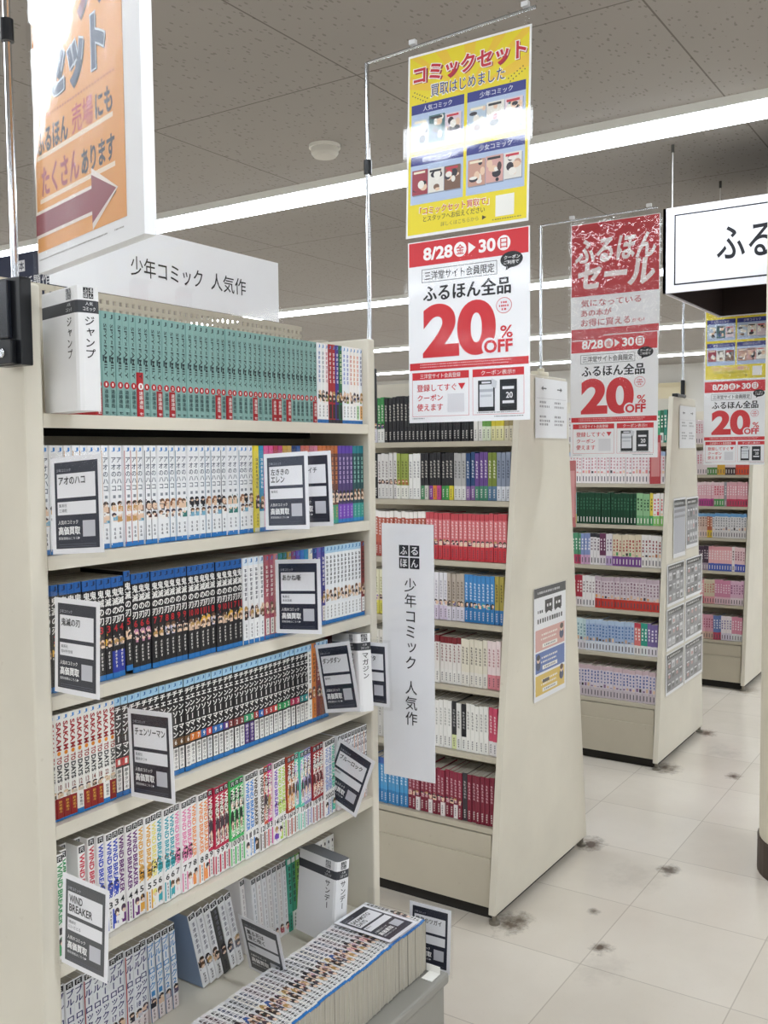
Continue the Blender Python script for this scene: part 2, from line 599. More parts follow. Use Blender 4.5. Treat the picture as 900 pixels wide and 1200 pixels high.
for r in range(5):
    if r in (1, 3):
        for k in range(n):
            b.box(FX0 + k * st, FX0 + k * st + st * .5, BACKY, BACKY + .004, zr[r], zr[r + 1], CREAM2)
    else:
        b.box(FX0, FX1, BACKY, BACKY + .004, zr[r], zr[r + 1], CREAM2)
put('back_panel', rel(b, FO), fb)
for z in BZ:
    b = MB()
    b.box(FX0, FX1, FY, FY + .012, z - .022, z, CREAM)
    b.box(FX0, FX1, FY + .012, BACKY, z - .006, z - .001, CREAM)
    b.box(FX0, FX1, BACKY - .02, BACKY, z - .03, z - .006, GAP_SHADE)  # dark strip painting the shade below the board's rear edge
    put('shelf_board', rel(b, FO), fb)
b = MB()
b.box(FX0, FX1, FY, BACKY + .048, BOT - .03, BOT, CREAM)
put('base_shelf', rel(b, FO), fb)
b = MB(); b.box(FX0, FX1, FY + .02, FY + .05, 0.0, BOT - .03, CREAM2); put('kick_panel', rel(b, FO), fb)

# grey bench that carries the row of comics lying spine up
bo = (1.10, 1.013, 0)
bn = thing('display_bench', 'grey steel bench ledge standing in front of the cream bookcase', 'bench', bo)
b = MB(); b.box(0.55, 1.775, 1.013, FY - .006, .345, .37, BENCH_GREY); bevel(put('bench_top', rel(b, bo), bn), .006)
b = MB(); b.box(0.57, 1.765, 1.022, FY - .01, 0.0, .344, BENCH_GREY); put('bench_body', rel(b, bo), bn)

# ------------------------------------------------------------------ books
def book_mesh(name, t, h, d, base, bands=(), items=(), cover=None, whole=False):
    """spine faces -y at y = 0; returns (cover mesh, page mesh)"""
    b = MB()
    c = min(.0013, t * .15)
    cuts = sorted({0.0, 1.0} | {f for f0, f1, _ in bands for f in (f0, f1)})
    side = cover or base
    for f0, f1 in zip(cuts, cuts[1:]):
        mid = (f0 + f1) / 2
        colr = base
        for g0, g1, hx in bands:
            if g0 <= mid <= g1:
                colr = hx
        z0, z1 = f0 * h, f1 * h
        prof = [(-t / 2, c), (-t / 2 + c, 0), (t / 2 - c, 0), (t / 2, c)]
        for (xa, ya), (xb, yb) in zip(prof, prof[1:]):
            b.quad([(xa, ya, z0), (xb, yb, z0), (xb, yb, z1), (xa, ya, z1)], colr)
        for x in (-t / 2, t / 2):
            p = [(x, c, z0), (x, d, z0), (x, d, z1), (x, c, z1)]
            b.quad(p if x > 0 else p[::-1], colr if cover is None else side)
    y = -.00025
    for it in items:
        k = it[0]
        if k == 'v':
            _, s, f0, f1, w, hx = it[:6]
            b.vtext(s, 0, f1 * h, f0 * h, w * t, hx, y * 2, it[6] if len(it) > 6 else 0.0)
        elif k == 'r':
            _, s, f0, f1, w, hx = it[:6]
            b.rtext(s, 0, f1 * h, f0 * h, w * t, hx, y * 2, it[6] if len(it) > 6 else 0.02)
        elif k == 'h':
            _, s, f0, f1, w, hx = it[:6]
            b.text(s, -w * t / 2, f0 * h, w * t / 2, f1 * h, hx, y * 2, .02, res=2)
        elif k == 'rect':
            _, f0, f1, x0, x1, hx = it[:6]
            b.rect(x0 * t, f0 * h, x1 * t, f1 * h, hx, y)
        elif k == 'disc':
            _, fc, r, hx = it[:4]
            b.ell(0, fc * h, r * t, r * t, hx, y * 1.5, 12)
        elif k == 'bars':                      # unreadable small writing: rows of short strokes
            _, f0, f1, w, hx, n_ = it[:6]
            rr = random.Random(int(f0 * 977 + f1 * 3571) + n_)
            for q in range(n_):
                za = f1 * h - (q + .12) * (f1 - f0) * h / n_
                zb = f1 * h - (q + .84) * (f1 - f0) * h / n_
                ww = w * t / 2
                for e in range(3):
                    ze = za + (zb - za) * (e + rr.random() * .5) / 3
                    b.rect(-ww * (.5 + rr.random() * .5), ze - abs(za - zb) * .13, ww * (.5 + rr.random() * .5), ze, hx, y * 2)
                xx = (rr.random() - .5) * ww
                b.rect(xx - ww * .2, zb, xx + ww * .2, za, hx, y * 2.2)
        elif k == 'blob':                      # printed artwork as loose patches of colour
            _, f0, f1, pal, seed, n_ = it[:6]
            rr = random.Random(seed * 7 + 1)
            zr0, zr1 = f0 * h, f1 * h
            hz = zr1 - zr0
            for q in range(3):                 # background patches and clothes
                xa = -.48 * t + rr.random() * .5 * t
                b.rect(xa, zr0 + hz * rr.random() * .3, min(xa + t * (.35 + .5 * rr.random()), .48 * t), zr0 + hz * (.45 + .3 * rr.random()), pal[rr.randrange(len(pal))], y * (1 + .1 * q))
            for q in range(1 + n_ // 6):       # heads: hair, face, fringe
                cx_, cz_ = (rr.random() - .5) * t * .35, zr0 + hz * (.62 - .34 * q + .12 * rr.random())
                hair = ['#2a2228', '#3a2a24', '#6a4a34', '#b8935a', '#4a3a44', pal[0]][rr.randrange(6)]
                b.ell(cx_, cz_ + hz * .05, t * .36, hz * .20, hair, y * (1.5 + .6 * q), 9)
                b.ell(cx_ + t * .05, cz_ - hz * .05, t * .24, hz * .13, '#ecd0b8', y * (1.7 + .6 * q), 9)
                b.poly([(cx_ - t * .28, cz_ + hz * .10), (cx_ - t * .2, cz_ - hz * .03), (cx_ + t * .02, cz_ + hz * .04), (cx_ + t * .2, cz_ - hz * .01), (cx_ + t * .3, cz_ + hz * .1)], hair, y * (1.9 + .6 * q))
            for q in range(n_):
                xx, zz = (rr.random() - .5) * t * .8, zr0 + hz * (.05 + .85 * rr.random())
                b.rect(xx - t * .05, zz, xx + t * .05, zz + hz * (.05 + .1 * rr.random()), (pal + ['#f4f2ee', '#22202a'])[rr.randrange(len(pal) + 2)], y * (3.2 + .05 * q))
    if whole:
        b.box(-t / 2 + .0004, t / 2 - .0004, .002, d - .001, .0006, h - .0002, PAGES)
        return b.mesh(name), None
    p = MB()
    p.box(-t / 2 + .0004, t / 2 - .0004, .0016, d - .0015, .0006, h - .0002, PAGES)
    return b.mesh(name), p.mesh('page_block')

_BM = {}
def get_book(key, fn):
    if key not in _BM:
        _BM[key] = fn()
    return _BM[key]

def place_book(key, fn, loc, label, group, name='comic_book', mw=None, lean=0.0, cat='comic book'):
    cm, pm = get_book(key, fn)
    if mw is None:
        mw = Matrix.Translation((loc[0], loc[1] + .006, loc[2] + .0006)) @ Matrix.Rotation(lean, 4, 'Y')
    o = put(name, cm, mw=mw, label=label, cat=cat, group=group)
    if pm is not None:
        put('page_block', pm, o)
    return o

SKIN = ['#e8c9ae', '#f0d9c4', '#3a2a24', '#6b4a36', '#20202a']
SHELF = ['top', 'second', 'third', 'fourth', 'fifth', 'bottom']
DEPTH = .112

# -- top shelf: teal run
def teal(variant):
    items = [('h', 'J', .93, .975, .42, '#17363a'), ('r', 'SPY×FAMILY', .37, .88, .42, '#16282c', .012), ('rect', .52, .58, -.42, -.2, '#2a4446')]
    bands = []
    if variant == 'plain':
        items += [('disc', .30, .40, '#b3222a'), ('h', '1', .285, .315, .2, '#f4e6e0'), ('v', '遠藤達哉', .075, .255, .62, '#1d3a3e', .01), ('bars', .01, .045, .6, '#1d3a3e', 1)]
    elif variant == 'band':
        bands = [(0, .265, '#a31f27')]
        items += [('disc', .30, .40, '#b3222a'), ('h', '2', .285, .315, .3, '#f4e6e0'), ('v', '遠藤達哉', .075, .245, .62, '#f1e6e2', .01), ('bars', .01, .045, .6, '#f0dada', 1)]
    else:
        bands = [(0, .44, '#b21f28')]
        items += [('disc', .30, .42, '#f2ece8'), ('h', '1', .283, .317, .2, '#b3222a'), ('v', '遠藤達哉', .075, .255, .62, '#f4ebe7', .01), ('bars', .01, .045, .6, '#f0dada', 1)]
    return book_mesh('comic_book', .0146, .174, DEPTH, '#84aaa4', bands, items)

red_band = {0, 9, 11, 19, 21, 26, 30, 31, 33, 39}
x = 1.0815
pitch = (1.688 - 1.0815) / 40
for i in range(40):
    v = 'tall' if i == 6 else 'band' if i in red_band else 'plain'
    lb = {'tall': 'teal comic with tall red lower band', 'band': 'teal comic with short red band', 'plain': 'teal comic with red number disc'}[v]
    place_book(('teal', v), lambda v=v: teal(v), (x + pitch * (i + .5), FY + .008 + R_.random() * .003, BZ[0]),
               f'{lb}, {ordinal(i + 1)} of the teal run, top shelf', 'teal comics on the top shelf')

def white_j(base, txt, low, art, seed, top='#5b8fc9', foot='#2a6fb4', title=None):
    it = [('h', 'J', .94, .98, .5, top), ('bars', .50, .9, .55, txt, 7), ('blob', .26, .42, art, seed, 6), ('rect', .06, .24, -.36, .36, low), ('bars', .075, .23, .4, '#30303a', 4)]
    return book_mesh('comic_book', .0130, .174, DEPTH, base, [(0, .045, foot)], it, cover=base)
mix1 = [('white comic with blue lettering', '#eef0f2', '#3468ad', '#f4f4f4', 3), ('white comic with grey lettering', '#eff1ef', '#7c8794', '#f4f4f4', 2),
        ('pale comic with pink lettering', '#f2ecec', '#b8556a', '#f4f4f4', 9)] 
seq = mix1 + [('crimson comic with white title', '#a3262d', '#f3e7e2', '#35211f', 4), ('crimson comic with violet label', '#a3262d', '#f3e7e2', '#35211f', 5),
              ('violet comic with white title', '#44308a', '#ede7f4', '#28222f', 6), ('dark green comic with yellow label', '#1f6a41', '#e9f2c9', '#1d3a2a', 7),
              ('white comic with cobalt lettering', '#eef2f6', '#2f5fc0', '#f4f4f4', 8), ('white comic with indigo lettering', '#eef2f6', '#3a4fae', '#f4f4f4', 10),
              ('white comic with red lettering', '#f4f0ec', '#c64a3c', '#f4f4f4', 11), ('white comic with orange lettering', '#f4f0ec', '#e08a3c', '#f4f4f4', 12),
              ('white comic with coral lettering', '#f4f0ec', '#dd7a66', '#b9dcae', 13), ('white comic with navy lettering', '#eef0f6', '#3b3a74', '#f0b870', 14)]
x = 1.689
for i, (lb, base, tx, low, sd) in enumerate(seq):
    place_book(('mix1', i), lambda: white_j(base, tx, low, SKIN + ['#4a6aa8', '#8a9a48'], sd, foot='#2a6fb4' if base[1] in 'ef' else '#2c2430'),
               (x + .0132 * (i + .5), FY + .009, BZ[0]), f'{lb}, {ordinal(i + 1)} book after the teal run, top shelf', 'mixed comics ending the top shelf')

# -- second shelf
def aonohako(k):
    strip = ['#2d6e74', '#c08a4a', '#5a8a4a', '#b04a52', '#1f4fc0', '#39404a', '#8fae4a', '#4a7a9a'][k % 8]
    hair = ['#d8b070', '#6a4632', '#26232a', '#c79a60', '#2f3a4a', '#5a2f2a', '#3a7a72', '#8a5a3a'][k % 8]
    it = [('h', 'J', .94, .98, .5, '#3f86cc'), ('v', 'アオのハコ', .55, .895, .80, '#33435a', .012), ('rect', .03, .95, -.5, -.40, strip if k % 2 else '#eef0f3'),
          ('rect', .485, .515, -.15, .25, '#8a8f98'), ('blob', .34, .46, [hair, '#e8c9ae', hair], k + 1, 5), ('blob', .24, .35, ['#f3f1ee', '#7fb2cc', hair, '#e8c9ae'], k + 30, 4),
          ('bars', .08, .2, .36, '#4a4f5a', 3)]
    return book_mesh('comic_book', .0148, .174, DEPTH, '#f1f2f4', [(0, .048, '#2f7ac0')], it, cover='#f1f2f4')
n = 33
p = (1.474 - .970) / n
for i in range(n):
    k = [0, 0, 0, 1, 1, 1, 2, 0, 1, 0, 3, 3, 3, 1, 5, 5, 4, 7, 7, 7, 6, 2, 2, 2, 7, 7, 2, 5, 6, 6, 7, 2, 4][i]
    place_book(('ao', k), lambda: aonohako(k), (.970 + p * (i + .5), FY + .008 + R_.random() * .006, BZ[1] + (0.0)),
               f'white comic with slim kana title, {ordinal(i + 1)} of its series from the near upright, second shelf', 'white comics on the second shelf', lean=.004)
def plain_series(base, top, tx, low, foot, seed, art=None, nbar=8):
    it = [('bars', .5, .86, .6, tx, nbar), ('blob', .26, .44, art or (SKIN + ['#b07a9a']), seed, 6), ('bars', .07, .22, .4, tx, 4)]
    return book_mesh('comic_book', .0142, .174, DEPTH, base, [(0, .05, foot), (.05, .24, low), (.9, 1, top)], it, cover=base)
run2 = [('yellow', '#e6d53a', '#e6d53a', '#6a6420', '#e6d53a', '#d8d8c0')] + \
       [('sky blue', '#2f90b8', '#2f90b8', '#f2f2f2', '#e8f0f2', '#2f7ac0'), ('pink', '#d55a92', '#d55a92', '#f8e8f0', '#f2d0e0', '#2f7ac0'), ('rose pink', '#cc4a86', '#cc4a86', '#f8e8f0', '#f2d0e0', '#2f7ac0'),
        ('crimson', '#b02848', '#b02848', '#f8e8f0', '#e8c0c8', '#2f7ac0'), ('magenta', '#b83a78', '#b83a78', '#f8e8f0', '#f2d0e0', '#2f7ac0'), ('ochre', '#c09a3c', '#c09a3c', '#3a3020', '#e8dcb0', '#2f7ac0'),
        ('tan', '#b8946a', '#c4a050', '#3a3020', '#e8dcb0', '#2f7ac0'), ('dark navy', '#20356a', '#20356a', '#f0f0f0', '#dde2ee', '#2f7ac0'), ('blue', '#28508f', '#28508f', '#f0f0f0', '#dde2ee', '#2f7ac0'),
        ('salmon', '#c4625a', '#c4625a', '#f8e8e0', '#f0d4cc', '#2f7ac0'), ('coral', '#c86a58', '#c86a58', '#f8e8e0', '#f0d4cc', '#2f7ac0'), ('dusty rose', '#b86a80', '#b86a80', '#f8e8e0', '#f0d4cc', '#2f7ac0'),
        ('mauve pink', '#c0708a', '#c0708a', '#f8e8e0', '#f0d4cc', '#2f7ac0'), ('rust', '#a8583c', '#c87038', '#f8e8e0', '#f0d4cc', '#2f7ac0'), ('amber', '#b8783c', '#c87038', '#f8e8e0', '#f0d4cc', '#2f7ac0')]
p = (1.715 - 1.474) / len(run2)
for i, (cn, ba, to, tx, lo, fo) in enumerate(run2):
    place_book(('run2', i), lambda: plain_series(ba, to, tx, lo, fo, i + 50), (1.4745 + p * (i + .5), FY + .008, BZ[1]),
               f'{cn} comic, {ordinal(i + 1)} after the white series, second shelf behind cards', 'coloured comics on the second shelf')
run2b = [('brown', '#6a3a28', '#b4642e', '#d98a58', '#4a9a70', '#2f9a8a')] * 3 + [('purple', '#4a3a70', '#5a3aa0', '#c8b4e0', '#7a48b8', '#2f7ac0')] * 4 + [('deep teal', '#1f4a50', '#1a7a88', '#9ad0c4', '#3a9a90', '#2f8ac0')] * 3
p = (1.860 - 1.716) / len(run2b)
for i, (cn, ba, to, tx, lo, fo) in enumerate(run2b):
    place_book(('run2b', cn), lambda: plain_series(ba, to, tx, lo, fo, i + 90, ['#e8c9ae', '#20202a', '#f0d9c4'], 6), (1.716 + p * (i + .5), FY + .008, BZ[1]),
               f'{cn} spined comic, {ordinal(i + 1)} of the dark set beside the far upright, second shelf', 'dark comics ending the second shelf')

# -- third shelf: black run
def kimetsu(k):
    pal = [['#e0b040', '#e8c9ae'], ['#4a4a52', '#8a8a90'], ['#20202a', '#e8c9ae'], ['#c88aa8', '#f0d9c4'], ['#e09050', '#f0d9c4'], ['#6a7aa0', '#d9d4ea'], ['#b04050', '#e8c9ae'], ['#f0e8e0', '#d8b8a0']][k % 8]
    num = '3 4 5 6 7 8 9 10 11'.split()[k % 9]
    it = [('h', 'J', .94, .985, .5, '#0d2c58'), ('v', '鬼滅の刃', .54, .89, .98, '#f4f2ee', .02), ('h', num, .46, .53, .5 if len(num) == 1 else .66, '#c0232c'),
          ('blob', .30, .45, pal + ['#1c1a20'], k, 6), ('bars', .10, .28, .34, '#e8e4de', 5)]
    bands = [(0, .055, '#2674b8'), (.90, 1, '#1d5da6')]
    if k == 1:
        bands.append((.055, .27, '#2c3a9a'))
    return book_mesh('comic_book', .0148, .174, DEPTH, '#1b191d', bands, it, cover='#1b191d')
n = 31
p = (1.434 - .967) / n
for i in range(n):
    k = [0, 0, 2, 2, 0, 0, 1, 0, 0, 1, 1, 2, 3, 3, 3, 4, 4, 5, 5, 6, 6, 7, 7, 8, 8, 5, 6, 7, 8, 4, 8][i]
    dz, ln = (.007, -.012) if i == 11 else (0, 0.0)
    place_book(('kim', k), lambda: kimetsu(k), (.967 + p * (i + .5), FY + .008 + R_.random() * .004, BZ[2] + dz),
               f'black comic with blue top, {ordinal(i + 1)} of its series from the near upright, third shelf', 'black comics on the third shelf', lean=ln)
def simple3(base, top, tx, low, foot, seed, title=None):
    it = [('h', 'J', .94, .985, .5, '#3f78b0')]
    it += [('v', title, .50, .90, .8, tx, .02)] if title else [('bars', .5, .88, .6, tx, 7)]
    it += [('blob', .28, .46, SKIN + ['#a86a70', '#d8c8b8'], seed, 7), ('rect', .06, .25, -.38, .38, low), ('bars', .07, .24, .36, '#30303a', 4)]
    return book_mesh('comic_book', .0138, .174, DEPTH, base, [(0, .05, foot), (.91, 1, top)], it, cover=base)
run3 = [('white', '#f0f0f0', '#dfeaf4', '#3a3a48', '#f4f4f4')] * 4
p = (1.499 - 1.434) / 4
for i, (cn, ba, to, tx, lo) in enumerate(run3):
    place_book(('run3', i), lambda: simple3(ba, to, tx, lo, '#2674b8', i + 5), (1.434 + p * (i + .5), FY + .008, BZ[2]),
               f'white comic with red-capped title, {ordinal(i + 1)} after the black series, third shelf', 'white comics on the third shelf')
run3b = [('rose', '#b04a5a'), ('berry', '#a23a58'), ('blush', '#c07a7a'), ('emerald', '#1f7a70'), ('pine', '#2a6a5a'), ('bronze', '#a88a40'), ('plum', '#7a3a68'), ('violet', '#5a48a0'), ('cobalt', '#2f6ab8'), ('cyan', '#2f8ab0'),
         ('ivory', '#e2dccb'), ('navy', '#22387a'), ('lilac', '#6a5aa8'), ('indigo', '#3a3a88')]
p = (1.706 - 1.500) / len(run3b)
for i, (cn, ba) in enumerate(run3b):
    place_book(('run3b', i), lambda: simple3(ba, ba, '#f2ece6', '#efe9e2', '#2674b8', i + 15), (1.500 + p * (i + .5), FY + .008, BZ[2]),
               f'{cn} coloured comic, {ordinal(i + 1)} of the varied set, third shelf', 'coloured comics on the third shelf')
n = 11
p = (1.860 - 1.706) / n - .00005
for i in range(n):
    k = i % 3
    base = '#e9ebee' if i < 10 else '#7a3030'
    place_book(('inky', k, i == 10), lambda: simple3(base, '#a9cbe2' if i < 10 else '#7a3030', '#17171c', '#f2f2f2', '#2674b8', k + 33),
               (1.706 + p * (i + .5), FY + .008, BZ[2]), ('white comic with heavy black lettering' if i < 10 else 'maroon comic at the end') + f', {ordinal(i + 1)} of the last set, third shelf', 'inky white comics ending the third shelf')

# -- fourth shelf
def sakamoto(num, low):
    it = [('h', 'J', .95, .985, .5, '#3f86cc'), ('r', 'SAKA', .71, .925, .70, '#a02a2a', .03), ('r', 'M', .655, .705, .70, '#a02a2a', .03), ('disc', .63, .26, '#e08a2c'), ('r', 'TO', .53, .60, .70, '#a02a2a', .03), ('r', 'DAYS', .36, .52, .70, '#17171c', .03),
          ('h', num, .285, .335, .5, '#7a2a24'), ('blob', .21, .28, ['#d8c0a0', '#6a5a4a', '#c8c0b0'], int(num), 4)]
    if low:
        it += [('v', '鈴木祐斗', .07, .19, .5, '#e8b84a', .01)]
        bands = [(.0, .21, '#8e201e'), (0, .02, '#2674b8')]
    else:
        it += [('v', '鈴木祐斗', .07, .19, .5, '#22222a', .01)]
        bands = [(0, .05, '#2674b8')]
    return book_mesh('comic_book', .0134, .174, DEPTH, '#eceae4', bands, it)
nums = ['8', '10', '11', '12', '12', '13', '14', '18', '22', '27']
p = (1.103 - .966) / 10
for i, nu in enumerate(nums):
    place_book(('saka', nu, i == 4), lambda: sakamoto(nu, i not in (4, 8)), (.966 + p * (i + .5), FY + .008, BZ[3]),
               f'white comic with red base, {ordinal(i + 1)} of its series from the near upright, fourth shelf', 'red and white comics on the fourth shelf')
def chain(k):
    ac = ['#c83a38', '#2f9a58', '#b8305a', '#2a8a8a', '#1f7a7a', '#6a4a2a', '#d87a30', '#c8404a', '#2f6ab0', '#5a3a88', '#7a3030', '#3a9a6a', '#2a68b8', '#a03030'][k % 14]
    low = {3: '#ece9e4', 7: '#e4e4e4', 11: '#4a2a78', 5: '#f0ece8'}.get(k % 14, '#f0eeea')
    it = [('poly_top',), ('v', 'チェンソーマン', .40, .91, .98, '#f4f2ee', .03), ('h', str(1 + k % 9), .325, .375, .36, '#f4efe8'), ('rect', .055, .29, -.42, .42, low), ('v', '藤本タツキ', .065, .28, .62, '#1c1c22' if low[1] in 'ef' else '#f0e8f0', .008)]
    it = [q for q in it if q[0] != 'poly_top'] + [('h', 'J', .95, .985, .4, '#2f6aa8')]
    return book_mesh('comic_book', .0147, .174, DEPTH, '#1c1a1c', [(0, .05, '#2674b8'), (.92, 1, '#a8d0ea'), (.31, .39, ac)], it, cover='#1c1a1c')
n = 36
p = (1.640 - 1.103) / n
for i in range(n):
    k = i // 2 + (i % 5 == 4)
    place_book(('chain', k % 14), lambda: chain(k), (1.103 + p * (i + .5), FY + .008 + R_.random() * .003, BZ[3]),
               f'black comic with bold white kana, {ordinal(i + 1)} after the red-based series, fourth shelf', 'black kana comics on the fourth shelf')
for i, (cn, ba, tx) in enumerate((('white', '#ecebe6', '#3a3a40'), ('orange', '#d07a2c', '#3a1f10'), ('maroon', '#7a2a28', '#f0d8c8'), ('rust brown', '#8a4a30', '#f0d8c8'), ('slate', '#39404c', '#dfe4ea'))):
    place_book(('end4', i), lambda: simple3(ba, '#b8d4ea' if i != 1 else ba, tx, ba, '#2674b8', 70 + i), (1.648 + .0149 * i, FY + .010, BZ[3]),
               f'{cn} comic, {ordinal(i + 1)} after the black kana series, fourth shelf', 'mixed comics ending the fourth shelf')
for i, cn in enumerate(('dark red', 'charcoal', 'dark brown')):
    place_book(('end4b', i), lambda: simple3(['#6a2a30', '#2c2c32', '#4a3a34'][i], '#5a3a3a', '#e0d4cc', '#5a4a48', '#2674b8', 80 + i), (1.8155 + .0149 * i, FY + .052, BZ[3]),
               f'{cn} comic tucked between divider box and far upright, fourth shelf', 'dark comics by the far upright')

# -- fifth shelf: many coloured series
def breaker(k, num, c1, c2, full=False, author=True):
    base = c1 if full else '#f2f0ee'
    tx = '#f4f2ea' if full else c1
    it = [('rect', .925, .985, -.4, .4, '#17171c'), ('r', 'KC', .935, .975, .5, '#f0f0f0'), ('r', 'WIND', .68, .91, .68, tx, .03), ('r', 'BREAKER', .33, .665, .68, tx, .03)]
    if full:
        it += [('blob', .32, .9, [c2, c2, c1], k, 7)]
    else:
        it += [('blob', .36, .52, [c2, c2], k, 2)] if c2 else []
    bands = [(0, .30, '#f2f0ee')]
    it += [('h', num, .235, .30, .58 if len(num) == 1 else .8, '#17171c')]
    if author:
        it += [('rect', .02, .22, -.5, -.28, c1), ('rect', .02, .22, .28, .5, c1), ('bars', .03, .21, .3, '#30303a', 5)]
    else:
        b_ = [('blob', .02, .22, [c1, c1, '#f2f0ee'], k + 9, 5)]
        it += b_
    return book_mesh('comic_book', .0146, .174, DEPTH, base, bands, it)
vols = [('green', '1', '#2f9a5a', None, 0, 2), ('teal', '1', '#8ab8a8', '#5a8a78', 0, 1), ('red', '2', '#c8344a', '#1c1a1e', 0, 3), ('royal blue', '3', '#2a46b8', '#2a46b8', 0, 3), ('purple', '4', '#6a2a78', None, 0, 3), ('gold', '5', '#e0a63c', '#17171c', 0, 2), ('yellow', '5', '#ece07a', '#17171c', 0, 1),
        ('turquoise', '6', '#3aa6b4', '#1c6a6a', 0, 3), ('pink', '7', '#e888b4', '#2a1a22', 0, 3), ('orange', '8', '#f09a5a', None, 0, 3), ('crimson', '9', '#c02a4c', '#6a1a2c', 1, 4), ('leaf green', '10', '#4cc06a', '#1c2a20', 1, 3), ('azure', '11', '#3a8cd8', None, 0, 2), ('dark olive', '12', '#4a3a28', None, 0, 2),
        ('vermilion', '13', '#d85a40', '#3a2a28', 1, 1), ('magenta', '13', '#d83a9a', '#8a2a78', 1, 1), ('violet', '14', '#7a48b8', '#e0d0ee', 0, 1), ('lime', '15', '#b8d85a', '#e8f0c0', 0, 2), ('flame brown', '16', '#a8402a', '#e09a3a', 1, 2), ('mint', '17', '#6ad0b8', '#b8a0d8', 1, 2), ('lavender', '18', '#9a98c8', '#3a3a68', 1, 2),
        ('dark red', '19', '#9a1f28', '#5a1418', 1, 3), ('periwinkle', '20', '#8a9ac8', '#c8d0e8', 0, 2), ('sea green', '21', '#4ac0a0', '#b8e8d8', 0, 1)]
tot = sum(v[5] for v in vols)
p = (1.738 - .972) / tot
i = 0
for vi, (cn, num, c1, c2, full, cnt) in enumerate(vols):
    for q in range(cnt):
        shift = (.006, .002, .004)[i % 3] if i > 5 else (0.0, .01, .03, .0, .03, .012)[i]
        place_book(('wind', vi, q % 2), lambda: breaker(vi, num, c1, c2, bool(full), q % 2 == 1 or full), (.972 + p * (i + .5), FY + .006 + shift, BZ[4]),
                   f'{cn} lettered comic, {ordinal(q + 1)} of its colour, {ordinal(i + 1)} along the fifth shelf', 'rainbow comics on the fifth shelf')
        i += 1
def bluelock(k, num, *a, t=.0150, **kw):
    return bluelock_(k, num, *a, t=t, **kw)
def bluelock_(k, num, tx='#2a2a6a', side=None, seed=0, t=.0150):
    it = [('rect', .925, .985, -.42, .42, '#17171c'), ('r', 'KC', .935, .975, .5, '#f0f0f0'), ('v', 'ブルーロック', .38, .91, .95, tx, .022), ('h', num, .30, .36, .52, tx),
          ('blob', .16, .29, ['#2a2430', '#e8c9ae', '#5a4a68', '#d8d0d8'], k + seed, 5), ('bars', .03, .15, .34, '#5a3a48', 3)]
    if side:
        it += [('rect', .0, .92, -.5, -.38, side)]
    return book_mesh('comic_book', t, .174, DEPTH, '#eff0f3', [(.0, .16, '#f1e6e6')], it)
for i in range(9):
    s = [None, None, '#7a2a3a', '#7a2a3a', None, '#e08a3a', '#e08a3a', '#8a2a3a', '#e0903a'][i]
    k = i
    place_book(('bl5', k), lambda: bluelock(k, str(20 + k), '#3a2a4a', s, t=.0128), (1.7440 + .0130 * (i + .5), FY + .008, BZ[4]),
               f'white comic with slanted navy kana, {ordinal(i + 1)} after the sea green one, fifth shelf', 'white navy-lettered comics ending the fifth shelf')

# -- bottom shelf, set back
Y6 = 1.372
place_book(('black6',), lambda: book_mesh('comic_book', .012, .174, DEPTH, '#17171c', [], [('bars', .3, .9, .4, '#5a5a60', 6)]), (.975, Y6, BOT),
           'plain black comic beside the near upright, bottom shelf', 'comics on the bottom shelf')
bl6 = [('9', None), ('9', None), ('6', None), ('6', '#2f9a88'), ('6', None), ('6', None), ('7', '#a02a30'), ('7', None), ('7', None), ('17', None), ('15', None), ('15', '#b8302c'), ('18', None), ('20', None)]
xx = .983
for i, (nu, s) in enumerate(bl6):
    xx += .0192
    k = i
    place_book(('bl6', nu, s), lambda: bluelock(k, nu, '#2a2a6a', s, t=.0188), (xx - .0096, Y6 + R_.random() * .006, BOT),
               f'white comic with navy kana, {ordinal(i + 1)} of its series, bottom shelf', 'navy kana comics on the bottom shelf', lean=-.01)
for i in range(4):
    xx += .0190
    place_book(('bl6b', i), lambda: bluelock(i + 40, '112'[min(i, 2)], '#4a90cc', '#1f5a8a', 7, t=.0175), (xx - .0070, Y6 + .002, BOT + .001),
               f'white comic with sky blue kana, {ordinal(i + 1)} of four, bottom shelf', 'sky blue kana comics on the bottom shelf', lean=-.05)
# a group leaning back towards the near upright
def leaner(k):
    it = [('rect', .925, .985, -.42, .42, '#17171c'), ('r', 'KC', .935, .975, .5, '#f0f0f0'), ('bars', .44, .88, .5, '#7a7a86', 6), ('blob', .22, .42, ['#22222a', '#3a3a48', '#e8c9ae', '#6a6a7a'], k, 7), ('bars', .04, .18, .4, '#2a2a30', 4)]
    return book_mesh('comic_book', .0195, .174, DEPTH, '#eeeef0' if k != 3 else '#4a4a48', [(.9, 1, '#f4f4f4')], it, cover='#8fa4c4' if k == 0 else None)
xx = 1.408
for i in range(6):
    k = i
    place_book(('lean6', k), lambda: leaner(k), (xx + i * .0212, Y6 + .003, BOT + .0045), f'white comic leaning back, {ordinal(i + 1)} of the tilted group, bottom shelf', 'leaning comics on the bottom shelf', lean=-.24)
def pale6(k):
    c = ['#f2efee', '#efeff1'][k % 2]
    it = [('rect', .925, .985, -.42, .42, '#17171c'), ('r', 'KC', .935, .975, .5, '#f0f0f0'), ('bars', .2, .88, .3, ['#b0a4a8', '#9aa0a8', '#c0a8a8'][k % 3], 9), ('blob', .04, .18, ['#d85a6a', '#e8b8b8', '#b04a58', '#f0e0d8'], k, 4)]
    return book_mesh('comic_book', .0150, .174, DEPTH, c, [], it)
xx = 1.556
